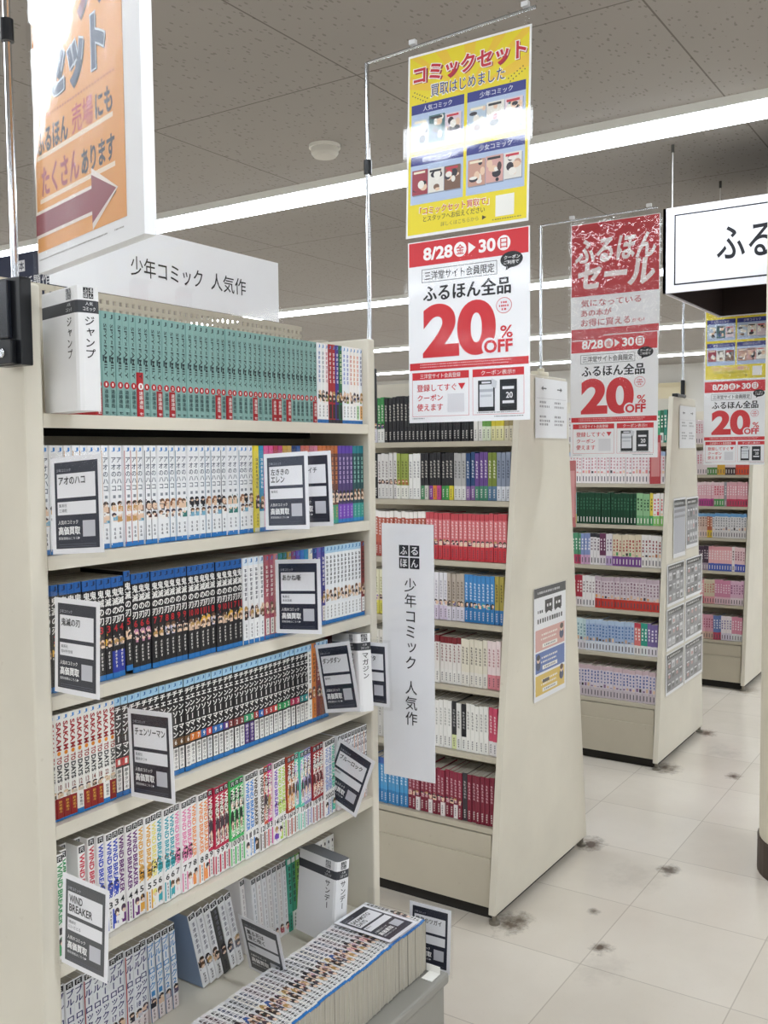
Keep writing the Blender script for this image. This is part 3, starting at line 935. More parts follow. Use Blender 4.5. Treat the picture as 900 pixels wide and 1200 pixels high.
for i in range(8):
    k = i
    place_book(('pale6', k % 4), lambda: pale6(k % 4), (xx + i * .0165, Y6 + (.02 if i == 0 else .003), BOT + .001), f'pale comic with faint pink art, {ordinal(i + 1)} after the tilted group, bottom shelf', 'pale comics on the bottom shelf', lean=-.10 + i * .006)
for i, (cn, c) in enumerate((('mint green', '#4ab098'), ('grass green', '#3a9a78'), ('lime', '#7ab048'), ('black', '#232328'))):
    place_book(('green6', i), lambda: book_mesh('comic_book', .0145, .174, DEPTH, c, [(0, .25, '#e8eee8' if i else '#2f9a80')], [('bars', .36, .9, .66, '#1c2a26', 6), ('bars', .03, .22, .4, '#22302c', 4), ('rect', .92, .985, -.4, .4, '#e8f0ec')]),
               (1.687 + i * .0155, Y6 + .003, BOT), f'{cn} comic beside the tilted divider box, bottom shelf', 'green comics on the bottom shelf', lean=-.04)
for i in range(7):
    k = i % 3
    place_book(('plain6', k), lambda: book_mesh('comic_book', .0148, .174, DEPTH, ['#f0efec', '#eceae6', '#e6e8ea'][k], [(.34, .40, '#8a8e94')], [('rect', .9, .94, -.1, .2, '#2a2a30'), ('bars', .46, .86, .34, '#b4b2ae', 8), ('bars', .05, .28, .3, '#c4c2be', 5)]),
               (1.756 + i * .0150, Y6 + .002, BOT), f'white comic with grey band, {ordinal(i + 1)} behind the divider box, bottom shelf', 'grey banded white comics on the bottom shelf')

# -- comics lying spine up along the bench
def tray(k):
    pal = [['#e8c9ae', '#7a2a38', '#2a2430', '#d0a8b0'], ['#6a3a5a', '#d8b0c8', '#e8c9ae', '#c8a040'], ['#3a5a98', '#b8c8e0', '#e8c9ae', '#2a3040'], ['#2a2a30', '#3a5a50', '#e8c9ae', '#8a3a30'], ['#d8b0b8', '#f0d8c8', '#5a4a60', '#a83a48'], ['#c88a40', '#7a3a28', '#e8d8a8', '#2a2a30']][k % 6]
    base = ['#e9e8e6', '#e4e2e2', '#eceaea', '#dcdcde', '#e6e0e0', '#e8e4dc'][k % 6]
    it = [('bars', .58, .95, .9, ['#17171c', '#3a1a28', '#1a2a50'][k % 3], 6), ('blob', .29, .60, pal, k, 14), ('rect', .06, .27, -.42, .42, '#f0f0ee'), ('bars', .07, .265, .9, '#0f0f14', 4)]
    return book_mesh('tray_comic', .0152, .158, .113, base, [(0, .045, '#2a78c0')], it, cover=['#d4cfc4', '#c9c4b8', '#bdb8ae', '#6a6864'][(k * 5) % 4 if k != 7 else 3])
n = 41
for i in range(n):
    k = (i * 7 // 3 + i // 5) % 11 if i < 30 else 3 + (i % 2)
    xpos = 1.130 + (1.752 - 1.130) / n * (i + .5)
    # spine up, tail towards the front edge of the bench
    mw = axes((xpos, 1.056 + R_.random() * .004, .371 + .1135), (1, 0, 0), (0, 1, 0))
    place_book(('tray', k), lambda: tray(k), None, f'comic lying spine up on the grey bench, {ordinal(n - i)} from the bookend', 'spine-up comics on the bench', name='tray_comic', mw=mw)
b = MB()
b.box(-.035, .0015, 0, .026, 0, .0018, mat('#f0efe9', .5)); b.box(.0, .0015, .0, .12, 0, .016, mat('#f0efe9', .5)); b.box(.0, .0015, .06, .12, .012, .05, mat('#f0efe9', .5))
put('bookend', b, loc=(1.754, 1.025, .3705), label='white plastic bookend at the end of the spine-up comics', cat='bookend')

# ------------------------------------------------------------------ divider boxes
def logo_furu(b, x0, z0, s, y, dark=INK, light='#eeeef0'):
    g = s * .06
    c = (s - g) / 2
    for i, ch in enumerate('ふるほん'):
        xx = x0 + (i % 2) * (c + g)
        zz = z0 + (1 - i // 2) * (c + g)
        b.rect(xx, zz, xx + c, zz + c, dark, y)
        b.text(ch, xx + c * .14, zz + c * .14, xx + c * .86, zz + c * .86, light, y - .0003, .02)

def divider_box(word, mw, label, w=.038, d=.12, h=.185):
    t = thing('divider_box', label, 'divider box', group='white divider boxes', mw=mw)
    body = MB()
    r = .008
    prof = [(-w / 2, d / 2), (-w / 2, -d / 2 + r), (-w / 2 + r * .3, -d / 2 + r * .3), (-w / 2 + r, -d / 2), (w / 2 - r, -d / 2), (w / 2 - r * .3, -d / 2 + r * .3), (w / 2, -d / 2 + r), (w / 2, d / 2)]
    white, dark, lid = mat('#e9e9ea', .5), mat('#3c3e43', .5), mat('#6a6c70', .5)
    for z0, z1, m in ((-h / 2, h * .285, white), (h * .285, h * .385, dark), (h * .385, h / 2, white)):
        vs = [(x, y, z) for z in (z0, z1) for x, y in prof]
        nn = len(prof)
        body.add(vs, [(i, (i + 1) % nn, (i + 1) % nn + nn, i + nn) for i in range(nn)], m)
    body.quad([(x, y, h / 2) for x, y in prof], lid)
    body.quad([(x, y, -h / 2) for x, y in prof][::-1], white)
    put('box_body', body, t)
    pr = MB()                                   # print on the front and the near side
    yf = -d / 2 - .0006
    logo_furu(pr, -.009, h * .40, .016, yf)
    pr.text('人気', -.006, h * .345, .006, h * .372, '#e8e8ea', yf, .01)
    pr.text('コミック', -.010, h * .30, .010, h * .333, '#e8e8ea', yf, .01)
    pr.vtext(word, 0, h * .265, -h * .085, .017, INK, yf, .01)
    put('front_print', pr, t)
    ps = MB()
    logo_furu(ps, -.009, h * .40, .016, 0, '#6a6c70')
    ps.text('人気', -.006, h * .345, .006, h * .372, '#d8d8da', 0, .01)
    ps.text('コミック', -.010, h * .30, .010, h * .333, '#d8d8da', 0, .01)
    ps.vtext(word, 0, h * .265, -h * .085, .017, INK, 0, .01)
    o = put('side_print', ps, t)
    o.matrix_local = axes((-w / 2 - .0006, -d / 2 + .026, 0), (0, -1, 0), (0, 0, 1))
    return t
divider_box('ジャンプ', axes((.989, 1.226, BZ[0] + .0935), (.973, -.23, 0), (0, 0, 1)), 'white divider box standing at the start of the top shelf')
divider_box('マガジン', axes((1.779, 1.264, 1.0045), (.90, -.435, -.03), (.08, .10, .985)), 'white divider box tilted behind cards on the fourth shelf', h=.172)
divider_box('サンデー', axes((1.680, 1.283, .515), (.985, -.16, -.08), (.075, -.02, .997)), 'white divider box leaning out over the spine-up comics', w=.042)

# ------------------------------------------------------------------ price cards
CW, CH = .105, .148
def price_card(title, sub, mw, label, bg='#262a3b', tail=.10):
    t = thing('price_card', label, 'price card', group='comic price cards', mw=mw)
    b = MB()
    w, h = CW, CH
    b.box(-w / 2, w / 2, 0, .0006, -h / 2, h / 2, mat('#f4f4f8', .5))
    X = lambda u: -w / 2 + u * w
    Z = lambda v: h / 2 - v * h
    y = -.0003
    wh = '#f4f4f8'
    b.rect(X(.075), Z(.945), X(.925), Z(.055), bg, y)
    y *= 2
    b.text('少年コミック', X(.12), Z(.155), X(.40), Z(.12), '#c4c6d2', y, .0)
    b.rect(X(.125), Z(.425), X(.875), Z(.175), wh, y)
    b.rect(X(.125), Z(.60), X(.875), Z(.465), wh, y)
    b.text('人気のコミック', X(.13), Z(.697), X(.52), Z(.653), '#ffffff', y, .012)
    b.text('高価買取', X(.13), Z(.805), X(.56), Z(.718), '#ffffff', y, .035)
    b.text('買取価格はこちら▶', X(.13), Z(.855), X(.55), Z(.825), wh, y, .0)
    b.rect(X(.61), Z(.83), X(.85), Z(.665), '#c9cad2', y)
    for q in range(2):
        b.rect(X(.14), Z(.905 + q * .022), X(.86), Z(.900 + q * .022), '#5c6070', y)
    y *= 1.5
    for q, line in enumerate(title):
        ln = len(line) * (.104 if ord(line[0]) > 0x2000 else .072)
        b.text(line, X(.16), Z(.288 + q * .100), X(min(.16 + ln, .845)), Z(.205 + q * .100), INK, y, .018)
    for q, wd in enumerate(sub):
        b.text(wd, X(.155), Z(.52 + q * .052), X(.155 + .052 * len(wd)), Z(.485 + q * .052), '#3a3c46', y, .0)
    put('card', b, t)
    s = MB()
    mgn = .0075
    for yy in (-.0022, .0022):
        s.quad([(-w / 2 - mgn - tail, yy, -h / 2 - mgn), (w / 2 + mgn, yy, -h / 2 - mgn), (w / 2 + mgn, yy, h / 2 + mgn), (-w / 2 - mgn - tail, yy, h / 2 + mgn)], SLEEVE)
    put('clear_sleeve', s, t)
CARDS = [
    (('アオのハコ',), ('集英社', '三浦糀'), (.962, 1.192, 1.427), (.099, -.993, .071), (.062, .077, .995), 'price card in a clear sleeve before the white second shelf series, by near upright', '#262a3b', .006),
    (('左ききの', 'エレン'), ('集英社',), (1.448, 1.181, 1.429), (.04, -.998, .049), (.04, .051, .998), 'grey price card sticking out midway along the second shelf', '#454a58', .03),
    (('魔男のイチ',), ('集英社',), (1.522, 1.181, 1.430), (.06, -.997, .045), (.015, .046, .999), 'dark price card half hidden behind the grey one, second shelf', '#1f2233', .03),
    (('あかね噺',), ('集英社', '末永裕樹'), (1.503, 1.200, 1.216), (.126, -.991, .053), (.065, .062, .996), 'navy price card sticking out of the third shelf', '#262a3b', .03),
    (('鬼滅の刃',), ('集英社', '吾峠呼世晴'), (.963, 1.203, 1.207), (-.007, -1, 0), (.037, 0, .999), 'price card hanging before the black series, third shelf, by near upright', '#2b2e3b', .006),
    (('チェンソーマン',), ('集英社', '藤本タツキ'), (1.091, 1.185, 1.007), (-.014, -.998, .062), (.03, .062, .998), 'price card sticking out between two series on the fourth shelf', '#2c2b36', .03),
    (('ダンダダン',), ('集英社',), (1.649, 1.213, 1.021), (-.127, -.969, .21), (.034, .207, .978), 'tilted price card before the divider box on the fourth shelf', '#262a3b', .02),
    (('ガチアクタ',), ('講談社',), (1.826, 1.250, .990), (0, -1, .03), (0, .03, 1), 'price card against the far upright, half hidden behind the divider box', '#1f2233', .0),
    (('ブルーロック',), ('講談社',), (1.7412, 1.256, .768), (0, -.93, -.37), (0, -.37, .93), 'steeply tilted price card on the fifth shelf near the far upright', '#2b2e3d', .0),
    (('WIND', 'BREAKER'), ('講談社', 'にいさとる'), (.957, 1.196, .770), (.019, -.998, -.057), (.01, -.057, .998), 'large grey price card before the fifth shelf, by near upright', '#4a4d52', .006),
    (('薫る花は', '凛と咲く'), ('講談社',), (1.419, 1.234, .514), (.013, -.994, -.109), (-.336, -.107, .936), 'slanting grey price card between leaning and pale comics, bottom shelf', '#3f424a', .03),
    (('SAKAMOTO', 'DAYS'), ('集英社',), (1.676, 1.138, .4895), (.995, -.03, 0), (.03, .995, 0), 'price card lying flat on the spine-up comics', '#262a3b', .0),
    (('黄泉のツガイ',), ('荒川弘',), (1.845, 1.105, .392), (.085, -.996, -.018), (.036, -.015, .999), 'price card standing past the end of the grey bench', '#1f2233', .105)]
for ti, su, c, r, u, lb, bg, tl in CARDS:
    price_card(ti, su, axes(c, r, u), lb, bg, tl)

# ------------------------------------------------------------------ posters
W3, H3 = .297, .40
class Sheet(MB):
    """paper that faces -y; u to the viewer's right, v down, both 0..1"""
    def __init__(self, w, h, paper=PAPER, thick=.0008):
        super().__init__()
        self.w, self.h = w, h
        self.box(0, w, 0, thick, -h, 0, paper)
    def L(self, k): return -.00028 * k
    def R(self, u0, v0, u1, v1, c, k=1): self.rect(u0 * self.w, -v1 * self.h, u1 * self.w, -v0 * self.h, c, self.L(k))
    def P(self, pts, c, k=1): self.poly([(u * self.w, -v * self.h) for u, v in pts], c, self.L(k))
    def E(self, u, v, ru, rv, c, k=1, n=20): self.ell(u * self.w, -v * self.h, ru * self.w, rv * self.h, c, self.L(k), n)
    def F(self, u0, v0, u1, v1, t, c, k=1): self.frame(u0 * self.w, -v1 * self.h, u1 * self.w, -v0 * self.h, t, c, self.L(k))
    def T(self, s, u0, v0, u1, v1, c, k=2, bold=0.0, slant=0.0, res=3): self.text(s, u0 * self.w, -v1 * self.h, u1 * self.w, -v0 * self.h, c, self.L(k), bold, slant, res)
    def dashes(self, u0, v0, u1, v1, n, c, k=2, seed=1):
        rr = random.Random(seed)
        st = (u1 - u0) / n
        for q in range(n):
            self.R(u0 + st * (q + .1), v0, u0 + st * (q + .55 + .35 * rr.random()), v1, c, k)

def outlined(s, txt, u0, v0, u1, v1, c, oc='#f4f2f0', k=2, bold=.03, grow=.05, slant=0.0, drop=None):
    if drop:
        s.T(txt, u0 + .012, v0 + .008, u1 + .012, v1 + .008, drop, k, bold + grow * .7, slant)
    s.T(txt, u0 - .008, v0 - .006, u1 + .008, v1 + .006, oc, k + .4, bold + grow, slant)
    s.T(txt, u0, v0, u1, v1, c, k + .9, bold, slant)

def covers(s, u0, v0, u1, v1, seed):
    """three small book covers shown on the poster, generic art"""
    rr = random.Random(seed)
    pal = ['#d8b848', '#3f6a70', '#c89a88', '#b8c8d8', '#a03a48', '#4a3a3a', '#e0d0d8', '#d8a8a0', '#3a5a8a', '#e8e4dc', '#c8404a', '#7a5a48']
    wd = (u1 - u0) / 3
    for q in range(3):
        a = u0 + q * wd * .98 + .003
        c = pal[rr.randrange(len(pal))]
        va, vb = v0 + rr.random() * .012, v1 - rr.random() * .012
        s.R(a + .006, va + .006, a + wd * .95 + .006, vb + .006, '#8a94a8', 2)
        s.R(a, va, a + wd * .95, vb, c, 2.6)
        for e in range(7):
            ru, rv = wd * (.09 + .16 * rr.random()), (vb - va) * (.06 + .12 * rr.random())
            s.E(a + ru + rr.random() * (wd * .95 - 2 * ru), va + rv + rr.random() * ((vb - va) - 2 * rv), ru, rv, ['#e8c9ae', '#2a2430', '#f0ece4', pal[rr.randrange(len(pal))]][e % 4], 3.0 + e * .2, 10)
        s.R(a + wd * .1, va + (vb - va) * .06, a + wd * .8, va + (vb - va) * .15, ['#f4e8d0', '#2a2a30', '#c83a48'][q], 5)

def yellow_sheet():
    s = Sheet(W3, H3)
    s.R(.015, .012, .985, .985, '#ecd928')
    for q in range(9):
        a0 = math.pi * (.05 + q * .105)
        f = lambda a, r: (min(max(.5 + math.cos(a) * r, .015), .985), min(max(.30 - math.sin(a) * r * .75, .012), .27))
        s.P([(.5, .27), f(a0, .75), f(a0 + .13, .75)], '#efc83a', 1.4)
    outlined(s, 'コミックセット', .05, .065, .965, .165, '#c8273a', '#f6f2ee', 2, .03, .05, 0, '#a32a44')
    outlined(s, '買取はじめました', .20, .185, .80, .25, '#233a8a', '#f6f4e4', 2, .008, .03)
    for q in range(6):
        s.E(.06 + q * .022, .205 + q * .009, .005, .004, '#4a4a3a', 2, 8); s.E(.045 + q * .022, .222 + q * .009, .005, .004, '#4a4a3a', 2, 8)
        s.E(.94 - q * .022, .205 + q * .009, .005, .004, '#4a4a3a', 2, 8); s.E(.955 - q * .022, .222 + q * .009, .005, .004, '#4a4a3a', 2, 8)
    for u0, u1, v0, nm, sd in ((.035, .48, .275, '人気コミック', 3), (.505, .965, .275, '少年コミック', 8), (.035, .48, .555, '青年コミック', 13), (.505, .965, .555, '少女コミック', 21)):
        s.R(u0, v0, u1, v0 + .25 if v0 < .5 else v0 + .265, '#b4c6e2', 1.5)
        s.R(u0, v0, u1, v0 + .052, '#2c3585', 1.9)
        s.T(nm, u0 + .10, v0 + .012, u1 - .10, v0 + .042, '#dfe2f2', 2.4, .008)
        covers(s, u0 + .012, v0 + .075, u1 - .012, v0 + .225, sd)
    outlined(s, '「コミックセット買取で」', .12, .842, .69, .882, '#cf2f3a', '#f6f2d8', 2, .012, .03)
    s.T('とスタッフへお伝えください', .15, .89, .66, .922, '#3a3a2c', 2, .008)
    s.T('詳しくはこちらから', .30, .936, .61, .960, '#7a7440', 2, .0)
    s.P([(.64, .936), (.675, .948), (.64, .960)], '#4a4430', 2)
    s.R(.745, .845, .89, .955, '#efeee8', 2)
    s.dashes(.72, .966, .95, .972, 12, '#8a8448')
    return s.mesh('sheet')

RED = '#d0313a'
def sale_sheet():
    s = Sheet(W3, H3)
    s.R(.01, .005, .99, .135, RED)
    s.T('8/28', .135, .038, .385, .108, '#f6f2f2', 2, .035, 0, 5)
    s.E(.448, .072, .052, .040, '#f6f2f2', 2)
    s.T('金', .415, .045, .481, .098, RED, 3, .012)
    s.P([(.515, .040), (.575, .072), (.515, .104)], '#f6f2f2', 2)
    s.T('30', .60, .036, .735, .106, '#f6f2f2', 2, .035, 0, 5)
    s.E(.80, .070, .052, .040, '#f6f2f2', 2)
    s.T('日', .772, .044, .828, .097, RED, 3, .012)
    s.F(.12, .155, .745, .228, .0011, INK)
    s.T('三洋堂サイト会員限定', .145, .168, .725, .216, INK, 2, .01)
    s.E(.86, .160, .088, .042, INK, 2)
    s.P([(.82, .19), (.87, .195), (.815, .215)], INK, 2)
    s.T('クーポン', .80, .138, .925, .158, '#f4f4f4', 3, .008, .1)
    s.T('ご利用で', .80, .164, .915, .184, '#f4f4f4', 3, .008, .1)
    s.T('ふるほん全品', .13, .243, .855, .335, INK, 2, .03)
    s.T('20', .125, .350, .735, .645, RED, 2, .045, 0, 8)
    s.E(.80, .395, .062, .042, RED, 2, 24); s.E(.80, .395, .058, .039, '#eceaf0', 2.5, 24)
    s.dashes(.775, .374, .825, .384, 3, RED, 3); s.dashes(.76, .392, .84, .402, 5, RED, 3); s.dashes(.78, .410, .82, .420, 2, RED, 3)
    s.T('%', .77, .50, .868, .565, RED, 2, .012, 0, 5)
    s.E(.685, .605, .063, .047, '#efedf2', 2.6, 26)
    outlined(s, 'OFF', .64, .570, .868, .640, RED, '#efedf2', 3, .035, .03)
    s.R(.01, .668, .99, .708, RED)
    s.dashes(.10, .676, .86, .682, 46, '#ecb8bc'); s.dashes(.10, .690, .84, .696, 44, '#ecb8bc')
    for u0, u1, hd in ((.03, .515, '三洋堂サイト会員登録'), (.545, .955, 'クーポン表示!!')):
        s.F(u0, .722, u1, .966, .0007, RED)
        s.R(u0, .722, u1, .763, RED)
        s.T(hd, u0 + .07, .730, u1 - .07, .756, '#f4eeee', 2, .006)
    s.T('登録してすぐ', .07, .788, .41, .828, RED, 2, .01)
    s.P([(.425, .79), (.485, .79), (.455, .825)], RED, 2)
    s.T('クーポン', .075, .845, .295, .880, RED, 2, .01)
    s.T('使えます', .07, .895, .295, .936, RED, 2, .01)
    s.R(.335, .845, .475, .945, '#dddde2', 2)
    for u0 in (.59, .765):
        s.R(u0, .783, u0 + .135, .948, '#23262c', 2)
        s.R(u0 + .012, .805, u0 + .123, .925, '#dfe2e8' if u0 < .7 else '#2c2f36', 3)
    s.R(.62, .79, .69, .80, '#dfe2e8', 3)
    s.R(.602, .83, .713, .845, '#b4b8c2', 4); s.R(.61, .86, .70, .872, '#c4c8d0', 4)
    s.R(.787, .82, .878, .835, '#e8e8ee', 4); s.T('20', .815, .85, .868, .882, '#f0f0f4', 4, .02); s.R(.787, .895, .878, .91, '#e8e8ee', 4)
    s.P([(.70, .775), (.745, .79), (.735, .83), (.70, .815)], '#cfd2d8', 5)
    s.dashes(.58, .953, .92, .957, 30, '#5a5c64')
    s.dashes(.03, .974, .14, .979, 10, '#7a7c84'); s.dashes(.72, .974, .95, .979, 18, '#7a7c84')
    return s.mesh('sheet')

def red_sheet():
    s = Sheet(W3, H3 * .95)
    s.R(.008, .005, .992, .62, '#c42c36')
    outlined(s, 'ふるほん', .05, .14, .94, .34, '#f2e6e6', '#f2e6e6', 2, .02, .015, .12)
    outlined(s, 'セール', .07, .345, .93, .56, '#f2e6e6', '#f2e6e6', 2, .03, .015, .12)
    s.T('気になっている', .12, .650, .80, .712, '#c04a54', 2, .012)
    s.T('あの本が', .12, .735, .47, .795, '#c04a54', 2, .012)
    s.T('お得に買える', .12, .815, .68, .880, '#c04a54', 2, .012)
    s.T('かも?', .70, .84, .84, .872, '#c04a54', 2, .012)
    s.R(.008, .90, .992, .995, '#c42c36')
    return s.mesh('sheet')
YS, SS, RS = yellow_sheet(), sale_sheet(), red_sheet()

def film_mesh(w, h, m, amp=.0016, seed=1, nx=14, nz=18, y=-.0045):
    """a plastic sleeve front, gently rippled"""
    rr = random.Random(seed)
    ph = [(rr.uniform(4, 15), rr.uniform(4, 12), rr.random() * 6) for _ in range(4)]
    b = MB()
    g = .008
    vs = []
    for j in range(nz + 1):
        for i in range(nx + 1):
            u, v = i / nx, j / nz
            e = sum(math.sin(a * u + c * v + o) for a, c, o in ph) * amp / 4
            vs.append((-g + u * (w + 2 * g), y + e, g - v * (h + 2 * g)))
    b.add(vs, [(j * (nx + 1) + i, j * (nx + 1) + i + 1, (j + 1) * (nx + 1) + i + 1, (j + 1) * (nx + 1) + i) for j in range(nz) for i in range(nx)], m)
    me = b.mesh('clear_sleeve')
    for p_ in me.polygons:
        p_.use_smooth = True
    return me
def poster(name, sheet, h, x, y0, ztop, label, film=POSTER_FILM, seed=1, tilt=0.0, twist=0.0, amp=.0016):
    right = Vector((-math.sin(twist), -math.cos(twist), 0))
    mw = axes((x, y0, ztop), right, (math.sin(tilt), 0, math.cos(tilt)))
    t = thing(name, label, 'poster', mw=mw)
    put('sheet', sheet, t)
    put('clear_sleeve', film_mesh(W3, h, film, amp, seed), t)
    return t
poster('hanging_poster', YS, H3, 1.868, 1.156, 2.374, 'yellow comic set poster hanging above the sale poster nearest the front bookcase'.replace('nearest', 'beside'), POSTER_FILM, 3, .044, 0, .0008)
poster('hanging_poster', SS, H3, 1.862, 1.158, 1.967, 'large white and red twenty percent sale poster under the yellow poster', THIN, 4, 0, 0, .0004)
poster('hanging_poster', RS, H3 * .95, 3.05, 1.262, 2.243, 'red sale poster with crinkled shine, hanging over the second bookcase', WAVY_FILM, 5, 0, 0, .003)
poster('hanging_poster', SS, H3, 3.052, 1.264, 1.878, 'mid-sized twenty percent sale poster under the crinkled red poster', THIN, 6, 0, .02, .0006)
poster('hanging_poster', YS, H3, 4.775, 1.290, 2.230, 'yellow poster partly covered by the boxed hanging sign, wavy plastic shine', WAVY_FILM, 7, 0, 0, .005)
poster('hanging_poster', SS, H3, 4.777, 1.292, 1.828, 'small distant twenty percent sale poster beside the column', THIN, 8, 0, .03, .0006)

# ---- orange poster near the camera
OL, ORr = Vector((.930, 1.223, 0)), Vector((.838, .898, 0))
OW, OH = (ORr - OL).length, .452
def orange_sheet():
    s = Sheet(OW, OH, PAPER, .016)
    s.R(.0, .0, .865, .935, '#e09a48')
    s.R(.0, .0, .012, .935, '#f0e4d8', 1.5)
    outlined(s, 'コミック', .09, .115, .80, .315, '#7c2633', '#f0e6dc', 2, .05, .035, 0, '#4a3a40')
    outlined(s, 'セット', .16, .33, .72, .492, '#3a4a66', '#d8e0ea', 2, .05, .035, 0, '#22303f')
    for q in range(30):
        s.E(.03 + q * .026, .522, .006, .0045, '#a8502a', 2, 8)
    s.R(.02, .632, .77, .646, '#efd9bd', 1.6)
    s.T('ふるほん', .03, .555, .36, .632, '#2c2a30', 2, .03)
    s.T('売場', .40, .545, .60, .630, '#c0504a', 2, .02)
    s.T('にも', .62, .555, .77, .628, '#3a3438', 2, .03)
    s.R(.05, .770, .78, .784, '#efd9bd', 1.6)
    s.T('たくさん', .07, .672, .46, .768, '#a03a3c', 2, .03)
    s.T('あります', .48, .690, .78, .764, '#2c2a30', 2, .03)
    for k_, g_, c_ in ((2, .0, '#2a2228'), (2.5, -.008, '#f0e4da'), (3.2, -.008, '#8a3340')):
        e = .010 if k_ == 2.5 else 0
        d_ = .010 if k_ == 2 else 0
        s.P([(.0, .815 - e + d_), (.57, .815 - e + d_), (.57, .775 - e * 2 + d_), (.785 + e * 1.5, .845 + d_), (.57, .915 + e * 2 + d_), (.57, .880 + e + d_), (.0, .880 + e + d_)], c_, k_)
    s.dashes(.02, .958, .70, .962, 60, '#8a8684'); s.dashes(.76, .958, .84, .962, 8, '#8a8684')
    return s.mesh('sheet')
mw = axes((OL.x, OL.y, 1.77 + OH), ORr - OL, (0, 0, 1))
t = thing('hanging_poster', 'orange comic set poster with arrow, hanging close before the white sign', 'poster', mw=mw)
put('sheet', orange_sheet(), t)
put('clear_sleeve', film_mesh(OW, OH, film_mat('bag_film', .10, (1, 1, 1, 1), .7, .0, .10, 14), .0008, 12), t)

# ---- hangers: clamp, chrome pole, arm, clips
def hanger(x, y, zb, ztop, end, label, clamp='black', joint=None, clips=(), ck=0.0, sd=1):
    o = (x, y, zb)
    t = thing('poster_hanger', label, 'poster hanger', o)
    b = MB(); b.tube([(0, 0, -.06 if clamp == 'black' else 0), (0, 0, ztop - zb - .02), (0, 0, ztop - zb)], .0055, CHROME, 12); put('pole', b, t)
    e = Vector(end) - Vector((x, y, ztop))
    b = MB(); b.tube([(0, 0, ztop - zb), tuple(Vector((0, 0, ztop - zb)) + e)], .0032, CHROME, 10)
    put('arm', b, t)
    if joint:
        b = MB(); b.tube([(0, 0, joint - zb - .016), (0, 0, joint - zb + .016)], .0095, BLACK_PLASTIC, 14); put('collar', b, t)
    b = MB()
    if clamp == 'black':
        b.box(-.016, .004, -.032 + ck, .032 + ck, -.13, 0, BLACK_PLASTIC)
        b.box(-.024, -.016, -.012 + ck, .014 + ck, -.09, -.004, mat('#22262e', .2))
        b.box(-.026, -.016, -.020 + ck, .022 + ck, -.128, -.092, BLACK_PLASTIC)
        b.tube([(-.03, ck, -.112), (-.024, ck, -.112)], .007, CHROME, 12)
        b.v = [(sd * x_, y_, z_) for x_, y_, z_ in b.v]
    elif clamp == 'bar':
        b.box(-.11, .02, -.012, .012, .004, .018, BLACK_PLASTIC)
        b.tube([(0, 0, 0), (0, 0, .09)], .011, BLACK_PLASTIC, 12)
        b.box(-.13, -.09, -.014, .014, .002, .02, BLACK_PLASTIC)
    else:
        b.box(-.055, .035, -.014, .014, .004, .018, mat('#d8d2bf', .4))
        b.tube([(0, 0, .0), (0, 0, .03)], .012, mat('#d8d2bf', .4), 12)
    bevel(put('clamp', b, t), .003)
    for f in clips:
        c = Vector((0, 0, ztop - zb)) + e * f
        b = MB()
        for sx in (-1, 1):
            b.quad([(c.x + sx * .006, c.y - .011, c.z - .024), (c.x + sx * .006, c.y + .011, c.z - .024), (c.x + sx * .004, c.y + .008, c.z + .012), (c.x + sx * .004, c.y - .008, c.z + .012)], SLEEVE)
        b.box(c.x - .005, c.x + .005, c.y - .008, c.y + .008, c.z + .006, c.z + .016, mat('#d9dadc', .3))
        put('clip', b, t)
    return t
hanger(.924, 1.270, 1.766, 2.262, (.82, .84, 2.262), 'chrome hanger with large black clamp on the near side panel', 'black', 2.13, (.22, .85))
hanger(1.900, 1.290, 1.70, 2.402, (1.86, .846, 2.402), 'chrome hanger carrying the yellow poster beside the front bookcase', 'black', 2.165, (.30, .945), .022, -1)
hanger(3.055, 1.372, 1.752, 2.258, (3.055, .975, 2.262), 'thin hanger with cream clamp on the second bookcase', 'cream', None, (.28, .93))
hanger(4.78, 1.395, 1.752, 2.252, (4.78, .98, 2.255), 'hanger with black bar clamp on the third bookcase', 'bar', None, (.27, .93))

# ------------------------------------------------------------------ signs at the front bookcase
def strip_sign(w, h, txt_cells):
    s = Sheet(w, h, PAPER, .0012)
    return s
s = Sheet(.657, .140, PAPER, .002)
s.T('少年コミック', .296, .40, .606, .68, INK, 2, .004)
s.T('人気作', .646, .40, .820, .67, INK, 2, .004)
ts = thing('shelf_sign', 'long white sign with black kana title above the top shelf', 'sign', mw=axes((1.165, 1.500, 1.957), (1, 0, 0), (0, 0, 1)))
put('board', s.mesh('board'), ts)
b = MB()
for u in (.28, .47):
    xx = u * .657
    b = MB()
    b.quad([(xx, -.006, -.152), (xx + .05, -.006, -.152), (xx + .05, -.006, -.112), (xx, -.006, -.112)], SLEEVE)
    b.quad([(xx, -.006, -.112), (xx + .05, -.006, -.112), (xx + .05, -.020, -.104), (xx, -.020, -.104)], SLEEVE)
    b.quad([(xx, -.006, -.152), (xx + .05, -.006, -.152), (xx + .05, .006, -.20), (xx, .006, -.20)], SLEEVE)
    put('clear_clip', b, ts)
put('clear_clips', b, ts)
b = MB(); b.quad([(-.01, -.003, -.145), (.667, -.003, -.145), (.667, -.003, .005), (-.01, -.003, .005)], film_mat('sign_film', .06, (1, 1, 1, 1), .5, .0))
put('clear_sleeve', b, ts)

